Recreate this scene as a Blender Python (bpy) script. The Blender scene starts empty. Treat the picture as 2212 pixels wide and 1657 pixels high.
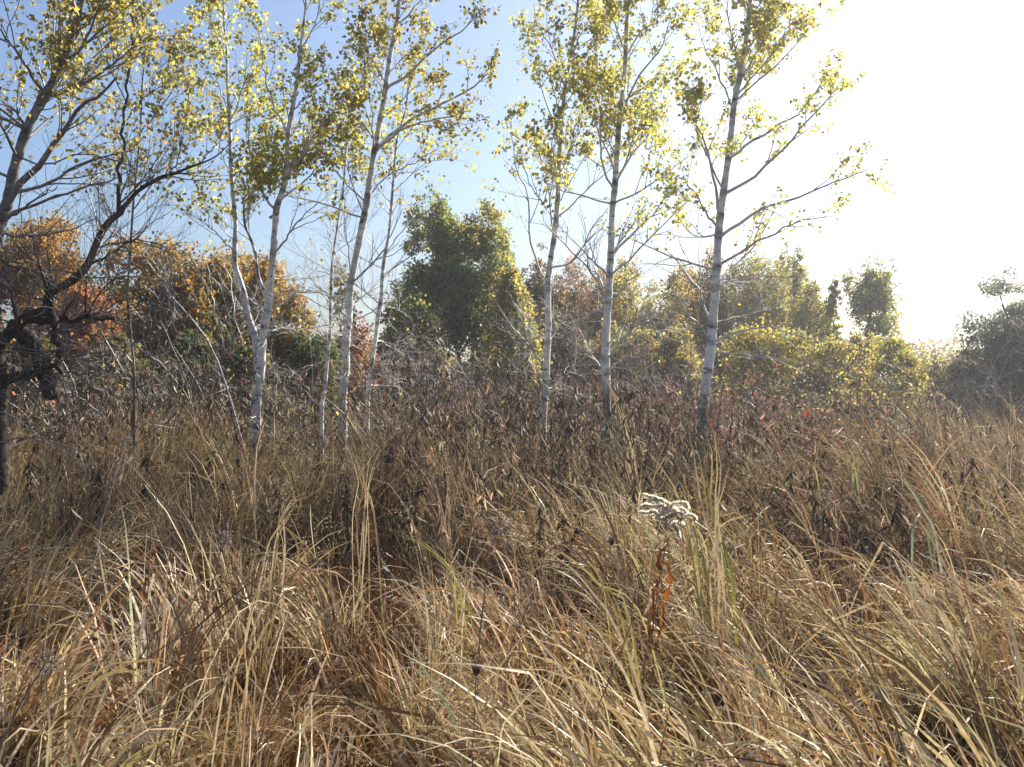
import bpy, math
import numpy as np
from mathutils import Vector, Matrix, Quaternion

# ------------------------------------------------------------------ camera, sky, sun, exposure
SC = bpy.context.scene
COL = SC.collection
W0, H0, FPX, EYE = 2212.0, 1657.0, 2150.0, 1.6
cam_d = bpy.data.cameras.new("camera")
cam_d.sensor_width = 36.0
cam_d.lens = FPX / W0 * 36.0
cam_d.clip_start = 0.05
cam_d.clip_end = 3000.0
cam = bpy.data.objects.new("camera", cam_d)
cam.location = (0, 0, EYE)
cam.rotation_euler = (math.radians(90), 0, 0)
COL.objects.link(cam)
SC.camera = cam

SUN_AZ, SUN_EL = math.radians(43), math.radians(33)
wd = bpy.data.worlds.new("World")
SC.world = wd
wd.use_nodes = True
nt = wd.node_tree
bg = nt.nodes["Background"]
sky = nt.nodes.new("ShaderNodeTexSky")
sky.sky_type = 'NISHITA'
sky.sun_disc = False
sky.sun_elevation = SUN_EL
sky.sun_rotation = SUN_AZ
sky.altitude = 0
sky.air_density = 1.0
sky.dust_density = 2.5
sky.ozone_density = 5.0
nt.links.new(sky.outputs[0], bg.inputs[0])
bg.inputs[1].default_value = 0.063

sun_d = bpy.data.lights.new("sun", 'SUN')
sun_d.energy = 5.0
sun_d.angle = math.radians(0.6)
sun_d.color = (1.0, 0.93, 0.82)
sun = bpy.data.objects.new("sun", sun_d)
SV = Vector((math.sin(SUN_AZ) * math.cos(SUN_EL), math.cos(SUN_AZ) * math.cos(SUN_EL), math.sin(SUN_EL)))
sun.rotation_euler = SV.to_track_quat('Z', 'Y').to_euler()
sun.location = (20, 20, 30)
COL.objects.link(sun)

SC.view_settings.view_transform = 'Standard'
SC.view_settings.look = 'None'
SC.view_settings.gamma = 1.0
SC.view_settings.use_curve_mapping = False
SC.view_settings.exposure = 1.43
SC.render.engine = 'CYCLES'
SC.cycles.max_bounces = 6
SC.cycles.diffuse_bounces = 3
SC.cycles.glossy_bounces = 2
SC.cycles.transmission_bounces = 4
SC.cycles.transparent_max_bounces = 4
SC.cycles.use_denoising = True
SC.cycles.denoiser = 'OPENIMAGEDENOISE'
SC.cycles.denoising_input_passes = 'RGB_ALBEDO_NORMAL'
SC.cycles.denoising_prefilter = 'ACCURATE'

RNG = np.random.default_rng(11)


def P(x, y, d):
    """a photo position (2212 x 1657 scale) at distance d -> world point"""
    return np.array([(x - W0 / 2) / FPX * d, d, EYE + (H0 / 2 - y) / FPX * d])


def PX(x, d):
    return (x - W0 / 2) / FPX * d


# ------------------------------------------------------------------ materials
def new_mat(name):
    m = bpy.data.materials.new(name)
    m.use_nodes = True
    t = m.node_tree
    for n in list(t.nodes):
        t.nodes.remove(n)
    out = t.nodes.new("ShaderNodeOutputMaterial")
    return m, t, out


def leaf_mat(name, trans=0.5, gloss=0.06, rough=0.4, gain=1.0, tgain=1.0):
    m, t, out = new_mat(name)
    N, L = t.nodes, t.links
    at = N.new("ShaderNodeAttribute"); at.attribute_name = "col"
    tc = N.new("ShaderNodeTexCoord")
    nz = N.new("ShaderNodeTexNoise"); nz.inputs["Scale"].default_value = 60.0; nz.inputs["Detail"].default_value = 2
    L.new(tc.outputs["Object"], nz.inputs["Vector"])
    mr = N.new("ShaderNodeMapRange"); mr.inputs[1].default_value = 0.3; mr.inputs[2].default_value = 0.7
    mr.inputs[3].default_value = 0.75 * gain; mr.inputs[4].default_value = 1.2 * gain
    L.new(nz.outputs[0], mr.inputs[0])
    mul = N.new("ShaderNodeVectorMath"); mul.operation = 'SCALE'
    L.new(at.outputs["Color"], mul.inputs[0]); L.new(mr.outputs[0], mul.inputs["Scale"])
    df = N.new("ShaderNodeBsdfDiffuse"); L.new(mul.outputs[0], df.inputs[0])
    tr = N.new("ShaderNodeBsdfTranslucent")
    tg = N.new("ShaderNodeVectorMath"); tg.operation = 'SCALE'; tg.inputs["Scale"].default_value = tgain
    L.new(mul.outputs[0], tg.inputs[0]); L.new(tg.outputs[0], tr.inputs[0])
    mx = N.new("ShaderNodeMixShader"); mx.inputs[0].default_value = trans
    L.new(df.outputs[0], mx.inputs[1]); L.new(tr.outputs[0], mx.inputs[2])
    gl = N.new("ShaderNodeBsdfGlossy"); gl.inputs["Roughness"].default_value = rough
    gl.inputs["Color"].default_value = (0.9, 0.9, 0.9, 1)
    m2 = N.new("ShaderNodeMixShader"); m2.inputs[0].default_value = gloss
    L.new(mx.outputs[0], m2.inputs[1]); L.new(gl.outputs[0], m2.inputs[2])
    L.new(m2.outputs[0], out.inputs[0])
    return m


def bark_mat(name, pale=True):
    m, t, out = new_mat(name)
    N, L = t.nodes, t.links
    at = N.new("ShaderNodeAttribute"); at.attribute_name = "col"
    tc = N.new("ShaderNodeTexCoord")
    mp = N.new("ShaderNodeMapping"); mp.inputs["Scale"].default_value = (9, 9, 24) if pale else (30, 30, 7)
    L.new(tc.outputs["Object"], mp.inputs[0])
    nz = N.new("ShaderNodeTexNoise"); nz.inputs["Scale"].default_value = 1.0; nz.inputs["Detail"].default_value = 5
    L.new(mp.outputs[0], nz.inputs["Vector"])
    rp = N.new("ShaderNodeValToRGB")
    rp.color_ramp.elements[0].position = 0.30 if pale else 0.3
    rp.color_ramp.elements[1].position = 0.43 if pale else 0.7
    v = 0.22 if pale else 0.45
    rp.color_ramp.elements[0].color = (v, v * .96, v * .9, 1)
    rp.color_ramp.elements[1].color = (1, 1, 1, 1)
    L.new(nz.outputs[0], rp.inputs[0])
    n2 = N.new("ShaderNodeTexNoise"); n2.inputs["Scale"].default_value = 9.0; n2.inputs["Detail"].default_value = 3
    L.new(tc.outputs["Object"], n2.inputs["Vector"])
    r2 = N.new("ShaderNodeMapRange"); r2.inputs[1].default_value = 0.3; r2.inputs[2].default_value = 0.7
    r2.inputs[3].default_value = 0.7; r2.inputs[4].default_value = 1.1
    L.new(n2.outputs[0], r2.inputs[0])
    a = N.new("ShaderNodeVectorMath"); a.operation = 'MULTIPLY'
    L.new(at.outputs["Color"], a.inputs[0]); L.new(rp.outputs[0], a.inputs[1])
    b = N.new("ShaderNodeVectorMath"); b.operation = 'SCALE'
    L.new(a.outputs[0], b.inputs[0]); L.new(r2.outputs[0], b.inputs["Scale"])
    ps = N.new("ShaderNodeBsdfPrincipled")
    ps.inputs["Roughness"].default_value = 0.6 if pale else 0.85
    ps.inputs["Specular IOR Level"].default_value = 0.4 if pale else 0.2
    L.new(b.outputs[0], ps.inputs["Base Color"])
    bp = N.new("ShaderNodeBump"); bp.inputs["Strength"].default_value = 0.35; bp.inputs["Distance"].default_value = 0.01
    L.new(nz.outputs[0], bp.inputs["Height"]); L.new(bp.outputs[0], ps.inputs["Normal"])
    L.new(ps.outputs[0], out.inputs[0])
    return m


def ground_mat():
    m, t, out = new_mat("thatch_soil")
    N, L = t.nodes, t.links
    tc = N.new("ShaderNodeTexCoord")
    n1 = N.new("ShaderNodeTexNoise"); n1.inputs["Scale"].default_value = 2.0; n1.inputs["Detail"].default_value = 8
    n2 = N.new("ShaderNodeTexNoise"); n2.inputs["Scale"].default_value = 45.0; n2.inputs["Detail"].default_value = 6
    L.new(tc.outputs["Object"], n1.inputs["Vector"]); L.new(tc.outputs["Object"], n2.inputs["Vector"])
    ad = N.new("ShaderNodeMath"); ad.operation = 'ADD'
    L.new(n1.outputs[0], ad.inputs[0]); L.new(n2.outputs[0], ad.inputs[1])
    rp = N.new("ShaderNodeValToRGB")
    rp.color_ramp.elements[0].position = 0.7; rp.color_ramp.elements[0].color = (0.022, 0.013, 0.008, 1)
    rp.color_ramp.elements[1].position = 1.3; rp.color_ramp.elements[1].color = (0.11, 0.065, 0.033, 1)
    hf = N.new("ShaderNodeMath"); hf.operation = 'MULTIPLY'; hf.inputs[1].default_value = 1.0
    L.new(ad.outputs[0], hf.inputs[0]); L.new(hf.outputs[0], rp.inputs[0])
    ps = N.new("ShaderNodeBsdfPrincipled"); ps.inputs["Roughness"].default_value = 1.0
    ps.inputs["Specular IOR Level"].default_value = 0.1
    L.new(rp.outputs[0], ps.inputs["Base Color"])
    bp = N.new("ShaderNodeBump"); bp.inputs["Strength"].default_value = 0.8; bp.inputs["Distance"].default_value = 0.03
    L.new(n2.outputs[0], bp.inputs["Height"]); L.new(bp.outputs[0], ps.inputs["Normal"])
    L.new(ps.outputs[0], out.inputs[0])
    return m


M_LEAF = leaf_mat("poplar_leaf", 0.62, 0.03, 0.45, 1.0, 1.55)
M_FOL = leaf_mat("tree_foliage", 0.55, 0.02, 0.5, 1.1, 1.6)
M_GRASS = leaf_mat("dry_grass_blade", 0.28, 0.035, 0.48)
M_WEED = leaf_mat("withered_weed", 0.35, 0.03, 0.5)
M_FLUFF = leaf_mat("seed_fluff", 0.6, 0.0, 0.8, 1.0, 1.15)
M_PALE = bark_mat("pale_poplar_bark", True)
M_DARK = bark_mat("dark_furrowed_bark", False)
M_TWIG = leaf_mat("twig_bark", 0.0, 0.10, 0.45)
M_GROUND = ground_mat()


# ------------------------------------------------------------------ mesh helpers
def mesh_from(name, V, F, C, mat, smooth=False):
    """V (n,3); F list of int arrays (k,3) or (k,4); C (n,3) or one colour"""
    V = np.ascontiguousarray(V, dtype=np.float32)
    F = [np.asarray(f, dtype=np.int32) for f in F if len(f)]
    me = bpy.data.meshes.new(name)
    me.vertices.add(len(V))
    me.vertices.foreach_set("co", V.ravel())
    nl = sum(f.size for f in F)
    nf = sum(len(f) for f in F)
    me.loops.add(nl)
    me.polygons.add(nf)
    me.loops.foreach_set("vertex_index", np.concatenate([f.ravel() for f in F]))
    tot = np.concatenate([np.full(len(f), f.shape[1], np.int32) for f in F])
    st = np.concatenate([[0], np.cumsum(tot)[:-1]]).astype(np.int32)
    me.polygons.foreach_set("loop_start", st)
    if smooth:
        me.polygons.foreach_set("use_smooth", np.ones(nf, dtype=bool))
    me.update(calc_edges=True)
    C = np.asarray(C, dtype=np.float32)
    if C.ndim == 1:
        C = np.tile(C, (len(V), 1))
    a = me.color_attributes.new("col", 'FLOAT_COLOR', 'POINT')
    a.data.foreach_set("color", np.ascontiguousarray(np.hstack([C, np.ones((len(C), 1), np.float32)])).ravel())
    me.materials.append(mat)
    return me


def obj(name, me, parent=None, loc=(0, 0, 0)):
    o = bpy.data.objects.new(name, me)
    COL.objects.link(o)
    o.location = loc
    if parent:
        o.parent = parent
    return o


def tag(o, label, cat, group=None):
    o["label"] = label
    o["category"] = cat
    if group:
        o["group"] = group
    return o


def thing(name, label, cat, loc, group=None):
    o = obj(name, None, None, [float(v) for v in loc])
    o.empty_display_size = 0.2
    return tag(o, label, cat, group)


class Bag:
    """collects geometry to link as one mesh"""
    def __init__(s):
        s.V, s.F, s.C, s.n = [], {3: [], 4: []}, [], 0

    def add(s, V, F, C):
        V = np.asarray(V).reshape(-1, 3)
        C = np.asarray(C, float)
        if C.ndim == 1:
            C = np.tile(C, (len(V), 1))
        s.V.append(V); s.C.append(C)
        F = np.asarray(F)
        s.F[F.shape[1]].append(F + s.n)
        s.n += len(V)

    def mesh(s, name, mat, smooth=False, origin=(0, 0, 0)):
        V = np.concatenate(s.V) - np.asarray(origin, float)
        F = [np.concatenate(f) for f in s.F.values() if f]
        return mesh_from(name, V, F, np.concatenate(s.C), mat, smooth)


def norm(v):
    return v / np.maximum(np.linalg.norm(v, axis=-1, keepdims=True), 1e-9)


def tubes(paths, rad, sides):
    """paths (T,N,3), rad (T,N) -> V, F quads"""
    T, N, _ = paths.shape
    tan = norm(np.gradient(paths, axis=1))
    mean = norm(paths[:, -1] - paths[:, 0])
    ref = np.where(np.abs(mean[:, 2:3]) > 0.8, np.array([[1.0, 0.05, 0]]), np.array([[0, 0.05, 1.0]]))
    n1 = norm(np.cross(tan, ref[:, None, :]))
    n2 = np.cross(tan, n1)
    a = np.arange(sides) / sides * 2 * np.pi
    ring = (np.cos(a)[None, None, :, None] * n1[:, :, None, :] + np.sin(a)[None, None, :, None] * n2[:, :, None, :])
    V = paths[:, :, None, :] + ring * rad[:, :, None, None]
    i = np.arange(T)[:, None, None] * N * sides
    j = np.arange(N - 1)[None, :, None] * sides
    k = np.arange(sides)[None, None, :]
    k2 = (k + 1) % sides
    F = np.stack(np.broadcast_arrays(i + j + k, i + j + k2, i + j + sides + k2, i + j + sides + k), -1).reshape(-1, 4)
    return V.reshape(-1, 3), F


def resample(pts, n):
    """smooth Catmull-Rom through pts, n even samples"""
    pts = np.asarray(pts, float)
    if len(pts) == 2:
        t = np.linspace(0, 1, n)[:, None]
        return pts[0] * (1 - t) + pts[1] * t
    p = np.vstack([2 * pts[0] - pts[1], pts, 2 * pts[-1] - pts[-2]])
    out = []
    for i in range(1, len(p) - 2):
        t = np.linspace(0, 1, 12, endpoint=False)[:, None]
        a, b, c, d = p[i - 1], p[i], p[i + 1], p[i + 2]
        out.append(0.5 * (2 * b + (c - a) * t + (2 * a - 5 * b + 4 * c - d) * t ** 2 + (-a + 3 * b - 3 * c + d) * t ** 3))
    q = np.vstack(out + [pts[-1:]])
    s = np.concatenate([[0], np.cumsum(np.linalg.norm(np.diff(q, axis=0), axis=1))])
    u = np.linspace(0, s[-1], n)
    return np.stack([np.interp(u, s, q[:, k]) for k in range(3)], 1)


UP = np.array([0, 0, 1.0])


def grow(pos, d, length, M, r, curve=0.06, jit=0.12, rng=RNG, g=UP):
    """paths from start points along directions"""
    B = len(pos)
    out = np.zeros((B, M, 3)); out[:, 0] = pos
    step = (np.broadcast_to(length, (B,)) / (M - 1))[:, None]
    d = norm(d)
    for i in range(1, M):
        d = norm(d + g * curve + rng.normal(0, jit, (B, 3)))
        out[:, i] = out[:, i - 1] + d * step
    rad = np.broadcast_to(r, (B,))[:, None] * np.linspace(1, 0.3, M)[None, :]
    return out, rad


def spawn(par, prad, k, t0, t1, lo, hi, M, ang=(0.5, 1.0), up=0.25, rk=0.6, rmax=0.02, rmin=0.0016, curve=0.06, jit=0.13, rng=RNG, taper=True):
    B, N, _ = par.shape
    idx = np.repeat(np.arange(B), k)
    t = rng.uniform(t0, t1, len(idx)) * (N - 1)
    i0 = np.minimum(t.astype(int), N - 2); f = (t - i0)[:, None]
    pos = par[idx, i0] * (1 - f) + par[idx, i0 + 1] * f
    tan = norm(par[idx, i0 + 1] - par[idx, i0])
    pr = prad[idx, i0]
    rv = rng.normal(0, 1, (len(idx), 3))
    perp = norm(rv - (rv * tan).sum(1, keepdims=True) * tan)
    a = rng.uniform(ang[0], ang[1], len(idx))[:, None]
    d = np.cos(a) * tan + np.sin(a) * perp + UP * up
    L = rng.uniform(lo, hi, len(idx))
    if taper:
        L = L * (1.15 - 0.6 * t / (N - 1))
    r = np.clip(pr * rk, rmin, rmax)
    return grow(pos, d, L, M, r, curve, jit, rng)


def leaf_faces(n, six=True):
    b = np.arange(n)[:, None]
    if six:
        q1 = b * 6 + np.array([[0, 1, 2, 3]])
        q2 = b * 6 + np.array([[0, 3, 4, 5]])
        return np.concatenate([q1, q2])
    q1 = b * 4 + np.array([[0, 1, 2]])
    q2 = b * 4 + np.array([[0, 2, 3]])
    return np.concatenate([q1, q2])


LEAF6 = np.array([[0, 0, 0], [.40, .22, .10], [.34, .62, .10], [0, 1.0, -.06], [-.34, .62, .10], [-.40, .22, .10]])
LEAF4 = np.array([[0, 0, 0], [.36, .45, .09], [0, 1, -.05], [-.36, .45, .09]])


def leaf_axes(n, hang, rng):
    tip = rng.normal(0, 1, (n, 3)); tip[:, 2] -= hang
    tip = norm(tip)
    rv = rng.normal(0, 1, (n, 3))
    side = norm(np.cross(tip, rv))
    nor = np.cross(side, tip)
    return side, tip, nor


def leaf_geo(pos, size, rng, hang=0.6, six=True, wide=1.0, axes=None):
    n = len(pos)
    s, t, nr = axes if axes is not None else leaf_axes(n, hang, rng)
    L = LEAF6 if six else LEAF4
    sz = np.broadcast_to(size, (n,))[:, None, None]
    V = pos[:, None, :] + sz * (L[None, :, 0:1] * wide * s[:, None, :] + L[None, :, 1:2] * t[:, None, :] + L[None, :, 2:3] * nr[:, None, :])
    return V.reshape(-1, 3), leaf_faces(n, six)


def pick_cols(n, palette, rng, jit=0.12):
    pal = np.array([p[:3] for p in palette], float)
    w = np.array([p[3] if len(p) > 3 else 1.0 for p in palette]); w = w / w.sum()
    c = pal[rng.choice(len(pal), n, p=w)]
    return np.clip(c * (1 + rng.normal(0, jit, (n, 1))) * (1 + rng.normal(0, jit * .4, (n, 3))), 0.004, 0.95)


def vnoise(x, y, seed, scale):
    """smooth 2-d value noise 0..1"""
    r = np.random.default_rng(seed).random((64, 64))
    x = x / scale + 1000.3; y = y / scale + 1000.7
    xi = np.floor(x).astype(int); yi = np.floor(y).astype(int)
    fx = x - xi; fy = y - yi
    fx = fx * fx * (3 - 2 * fx); fy = fy * fy * (3 - 2 * fy)
    g = lambda a, b: r[a % 64, b % 64]
    return (g(xi, yi) * (1 - fx) + g(xi + 1, yi) * fx) * (1 - fy) + (g(xi, yi + 1) * (1 - fx) + g(xi + 1, yi + 1) * fx) * fy


# ------------------------------------------------------------------ ground
def build_ground():
    a = np.concatenate([-np.geomspace(900, 8, 26), np.linspace(-7, 7, 36), np.geomspace(8, 900, 26)])
    b = np.concatenate([-np.geomspace(900, 2, 16), np.linspace(0, 40, 90), np.geomspace(42, 1400, 24)])
    X, Y = np.meshgrid(a, b)
    Z = (vnoise(X, Y, 3, 1.3) - .5) * 0.08 + (vnoise(X, Y, 4, 5.0) - .5) * 0.10
    V = np.stack([X, Y, Z], -1).reshape(-1, 3)
    nx, ny = len(a), len(b)
    i, j = np.meshgrid(np.arange(nx - 1), np.arange(ny - 1))
    k = (j * nx + i).ravel()
    F = np.stack([k, k + 1, k + nx + 1, k + nx], 1)
    o = obj("ground", mesh_from("ground", V, [F], (1, 1, 1), M_GROUND, True))
    o["kind"] = "structure"


build_ground()

# ------------------------------------------------------------------ poplars near the camera
GOLD = [(0.40, 0.36, 0.07, 3), (0.34, 0.32, 0.075, 3), (0.27, 0.27, 0.075, 2.5), (0.48, 0.40, 0.065, 1.6), (0.18, 0.195, 0.07, 1.6), (0.40, 0.28, 0.055, .5)]
GOLD2 = [(0.33, 0.27, 0.05, 3), (0.27, 0.235, 0.055, 3), (0.18, 0.18, 0.055, 3), (0.38, 0.28, 0.04, 1.3), (0.28, 0.16, 0.045, .7)]
LEAF_PROTO = {}


def leaf_proto(key, c):
    if key not in LEAF_PROTO:
        F = leaf_faces(1, True)
        LEAF_PROTO[key] = mesh_from("leaf", LEAF6, [F], c, M_LEAF)
    return LEAF_PROTO[key]


def poplar(label, trunks, boughs, d, leafy, nleaf, seed, pale=True, palette=GOLD, size=0.051, auto=14, auto_z=(2.0, 7.5),
           auto_len=(0.7, 1.6), twig_k=7, name="poplar_tree", n_single=70, bark=(0.80, 0.79, 0.75), twigcol=(0.36, 0.33, 0.30),
           clump=0.2, dark_base=1.2, droop=None, low_bare=1.0, cat="tree", group=None, leaf_box=None, low_twigs=9):
    """trunks: list of (photo points, base radius, top radius); boughs: list of (photo points, radius, depth shift)"""
    rng = np.random.default_rng(seed)
    base = P(trunks[0][0][0][0], trunks[0][0][0][1], d)
    first = np.array(trunks[0][0][0]); second = np.array(trunks[0][0][1])
    root_xy = base[:2]
    loc = np.array([root_xy[0], root_xy[1], 0.0])
    root = thing(name, label, cat, loc, group)
    mat = M_PALE if pale else M_DARK
    attach = []
    allp = []
    tr_obj = None
    tp_list = []
    for ti, (pts, r0, r1) in enumerate(trunks):
        w = np.array([P(x, y, d) for x, y in pts])
        if ti == 0:
            w = np.vstack([[w[0][0] - (w[1][0] - w[0][0]) * .2, d, -0.15], w])
        depth = rng.uniform(-.35, .35) if ti else 0.0
        w[:, 1] += np.linspace(0, 1, len(w)) ** 1.3 * depth
        n = max(24, int(np.linalg.norm(np.diff(w, axis=0), axis=1).sum() / 0.05))
        q = resample(w, n)
        s = np.linspace(0, 1, n)
        q += np.stack([np.interp(s, np.linspace(0, 1, 14), rng.normal(0, .006, 14)) for _ in range(3)], 1)
        rad = r0 + (r1 - r0) * s ** (0.85 if pale else 0.55)
        if ti == 0:
            rad = rad * (1 + 0.45 * np.exp(-np.maximum(q[:, 2], 0) / 0.18))
        if not pale:
            rad = rad * (1 + np.interp(np.linspace(0, 1, n), np.linspace(0, 1, 30), rng.uniform(-.16, .24, 30)))
            q[6:] += np.stack([np.interp(np.linspace(0, 1, n), np.linspace(0, 1, 26), rng.normal(0, .018, 26)) for _ in range(3)], 1)[6:]
        tp_list.append((q, rad))
    # boughs: traced ones
    bp, br = [], []
    for (pts, r, dz) in boughs:
        w = np.array([P(x, y, d) for x, y in pts])
        # snap the start into the nearest trunk
        best = None
        for q, rad in tp_list:
            dist = np.linalg.norm(q[:, [0, 2]] - w[0][[0, 2]], axis=1)
            k = dist.argmin()
            if best is None or dist[k] < best[0]:
                best = (dist[k], q[k], rad[k])
        w[:, 1] = best[1][1] + np.linspace(0, 1, len(w)) ** 1.1 * dz
        if best[0] < 0.35:
            w = np.vstack([best[1], w[1:]]) if best[0] < .12 else np.vstack([best[1], w])
            attach.append((best[1], r))
        q = resample(w, 14)
        q[1:] += rng.normal(0, 0.008, (13, 3))
        bp.append(q); br.append(np.linspace(r, max(r * .25, .003), 14))
    # boughs: grown ones, round the trunk
    for _ in range(auto):
        q, rad = tp_list[rng.integers(len(tp_list))]
        z = rng.uniform(*auto_z)
        k = np.abs(q[:, 2] - z).argmin()
        k = min(max(k, 2), len(q) - 4)
        az = rng.uniform(0, 2 * np.pi)
        f = (z - auto_z[0]) / (auto_z[1] - auto_z[0])
        dr = np.array([math.cos(az), math.sin(az), 0.35 + 0.75 * f + rng.normal(0, .15)])
        L = rng.uniform(*auto_len) * (1.5 - .55 * f)
        r = min(rad[k] * .38, 0.022)
        pth, rr = grow(q[k:k + 1], dr[None], L, 14, r, 0.035, 0.07, rng)
        bp.append(pth[0]); br.append(np.linspace(r, .003, 14)); attach.append((q[k], r))
    for _ in range(low_twigs):
        q, rad = tp_list[0]
        k = np.abs(q[:, 2] - rng.uniform(.9, 2.9)).argmin()
        az = rng.uniform(0, 2 * np.pi)
        pth, rr = grow(q[k:k + 1], np.array([[math.cos(az), math.sin(az), rng.normal(.25, .3)]]), rng.uniform(.5, 1.4), 14, .009, -.012, .16, rng)
        bp.append(pth[0]); br.append(np.linspace(.009, .0025, 14))
    bp = np.array(bp); br = np.array(br)
    # trunk meshes, with scars where boughs leave
    for ti, (q, rad) in enumerate(tp_list):
        sides = 12
        rr = rad.copy()
        V, F = tubes(q[None], rr[None], sides)
        V = V.reshape(len(q), sides, 3)
        c = np.ones((len(q), sides, 3)) * np.array(bark)
        mot = vnoise(V[..., 2] * 1.0, np.arctan2(V[..., 1] - q[:, None, 1], V[..., 0] - q[:, None, 0]), seed, 0.25)
        c *= (0.72 + .42 * mot)[..., None]
        if pale:
            swell = np.zeros(len(q))
            scars = list(attach)
            for _ in range(26):
                k_ = int(rng.integers(4, len(q) - 4)); a_ = rng.uniform(0, 6.28)
                scars.append((q[k_] + rad[k_] * np.array([math.cos(a_), math.sin(a_), 0]), rng.uniform(.0, .012)))
            for (ap, ar) in scars:
                dd = np.linalg.norm((V - ap) * np.array([.8, .8, 1.3]), axis=-1)
                m = np.clip(1.3 - dd / (0.035 + 1.3 * ar), 0, 1)[..., None]
                c = c * (1 - m * .75) + np.array([0.06, 0.055, 0.05]) * m * .75
                dz = np.abs(q[:, 2] - ap[2])
                swell = np.maximum(swell, 0.16 * np.exp(-(dz / 0.05) ** 2))
            V = V + (V - q[:, None]) * swell[:, None, None]
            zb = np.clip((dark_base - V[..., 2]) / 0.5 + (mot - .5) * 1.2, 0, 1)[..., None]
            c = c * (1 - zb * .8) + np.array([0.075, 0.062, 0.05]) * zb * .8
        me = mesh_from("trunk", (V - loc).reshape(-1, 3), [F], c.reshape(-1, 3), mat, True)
        o = obj("trunk", me, root)
        if tr_obj is None:
            tr_obj = o
    for i in range(len(bp)):
        V, F = tubes(bp[i:i + 1], br[i:i + 1], 6)
        tone = np.linspace(1, .7, 14)[:, None, None] * np.ones((14, 6, 1))
        c = tone * np.array(bark) * (0.8 if pale else 1.0)
        obj("branch", mesh_from("branch", V - loc, [F], c.reshape(-1, 3), mat, True), tr_obj)
    # twigs
    t1, r1 = spawn(bp, br, twig_k, 0.22, 1.0, 0.35, 0.95, 8, (0.45, 0.95), 0.22, 0.6, 0.008, 0.0022, 0.04, 0.12, rng)
    t2, r2 = spawn(t1, r1, 4, 0.15, 1.0, 0.12, 0.42, 5, (0.4, 1.0), 0.18, 0.6, 0.003, 0.0014, 0.03, 0.16, rng)
    # short twigs near the top of the trunk
    for q, rad in tp_list:
        sel = q[len(q) // 2:][None]; rs = rad[len(q) // 2:][None]
        a1, b1 = spawn(sel, rs, 12, 0.3, 1.0, 0.35, 0.9, 8, (0.5, 1.0), 0.3, 0.4, 0.007, 0.002, 0.05, 0.1, rng)
        t1 = np.concatenate([t1, a1]); r1 = np.concatenate([r1, b1])
        a2, b2 = spawn(a1, b1, 3, 0.15, 1.0, 0.12, 0.36, 5, (0.4, 1.0), 0.18, 0.6, 0.003, 0.0014, 0.03, 0.16, rng)
        t2 = np.concatenate([t2, a2]); r2 = np.concatenate([r2, b2])
    if droop is not None:
        t1[:, :, 2] -= np.linspace(0, 1, 8)[None, :] ** 2 * droop
    bag = Bag()
    V, F = tubes(t1, r1, 4); bag.add(V, F, twigcol)
    V, F = tubes(t2, r2, 3); bag.add(V, F, np.array(twigcol) * .9)
    tw = obj("twigs", bag.mesh("twigs", M_TWIG, False, loc), tr_obj)
    tw["kind"] = "stuff"
    # leaves
    cand = np.concatenate([t2[:, 1:].reshape(-1, 3), t1[:, 3:].reshape(-1, 3)])
    tid = np.concatenate([np.repeat(np.arange(len(t2)), 4), 100000 + np.repeat(np.arange(len(t1)), 5)])
    zl = EYE + (H0 / 2 - leafy[0]) / FPX * d
    zh = EYE + (H0 / 2 - leafy[1]) / FPX * d
    pr = np.clip((cand[:, 2] - zl) / max(zh - zl, .05), 0.002 * low_bare, 1)
    pr = pr * (vnoise(cand[:, 0] + cand[:, 1] * .7, cand[:, 2], seed + 5, clump) * 1.1 + .2)
    if leaf_box is not None:
        pr = pr * leaf_box(cand)
    nleaf = int(nleaf * 1.6)
    if nleaf and pr.sum() > 0:
        ch = rng.choice(len(cand), nleaf, p=pr / pr.sum())
        pos = cand[ch] + rng.normal(0, 0.028, (nleaf, 3)); pos[:, 2] -= 0.012
        sz = rng.uniform(.68, 1.25, nleaf) * size
        ax = leaf_axes(nleaf, 0.75, rng)
        # colour by clump: neighbouring twigs turn together
        cn = vnoise(pos[:, 0] * 1.0 + pos[:, 1], pos[:, 2], seed + 9, 0.5)
        pal = sorted(palette, key=lambda p: p[0] + p[1])
        c = pick_cols(nleaf, palette, rng, .14)
        c *= (0.72 + .55 * cn)[:, None]
        order = np.argsort(-(FPX * sz / pos[:, 1]))
        nsg = min(n_single, nleaf)
        single = rng.permutation(order[: nsg * 3])[:nsg]
        rest = np.ones(nleaf, bool); rest[single] = False
        V, F = leaf_geo(pos[rest], sz[rest], rng, axes=tuple(a[rest] for a in ax))
        me = mesh_from("crown", V - loc, [F], np.repeat(c[rest], 6, 0), M_LEAF)
        crown = obj("crown", me, root)
        crown["kind"] = "stuff"
        for i in single:
            k = int(rng.integers(6))
            o = bpy.data.objects.new("leaf", leaf_proto(k, np.array(GOLD[k][:3])))
            COL.objects.link(o)
            R = Matrix((ax[0][i], ax[1][i], ax[2][i])).transposed().to_4x4()
            o.matrix_basis = Matrix.Translation(Vector(pos[i] - loc)) @ R @ Matrix.Scale(float(sz[i]), 4)
            o.parent = crown
    return root


D7, D6, D5, D3, D1 = 12.5, 13.2, 13.6, 13.0, 12.4
px = lambda w, d: w / FPX * d / 2

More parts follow.
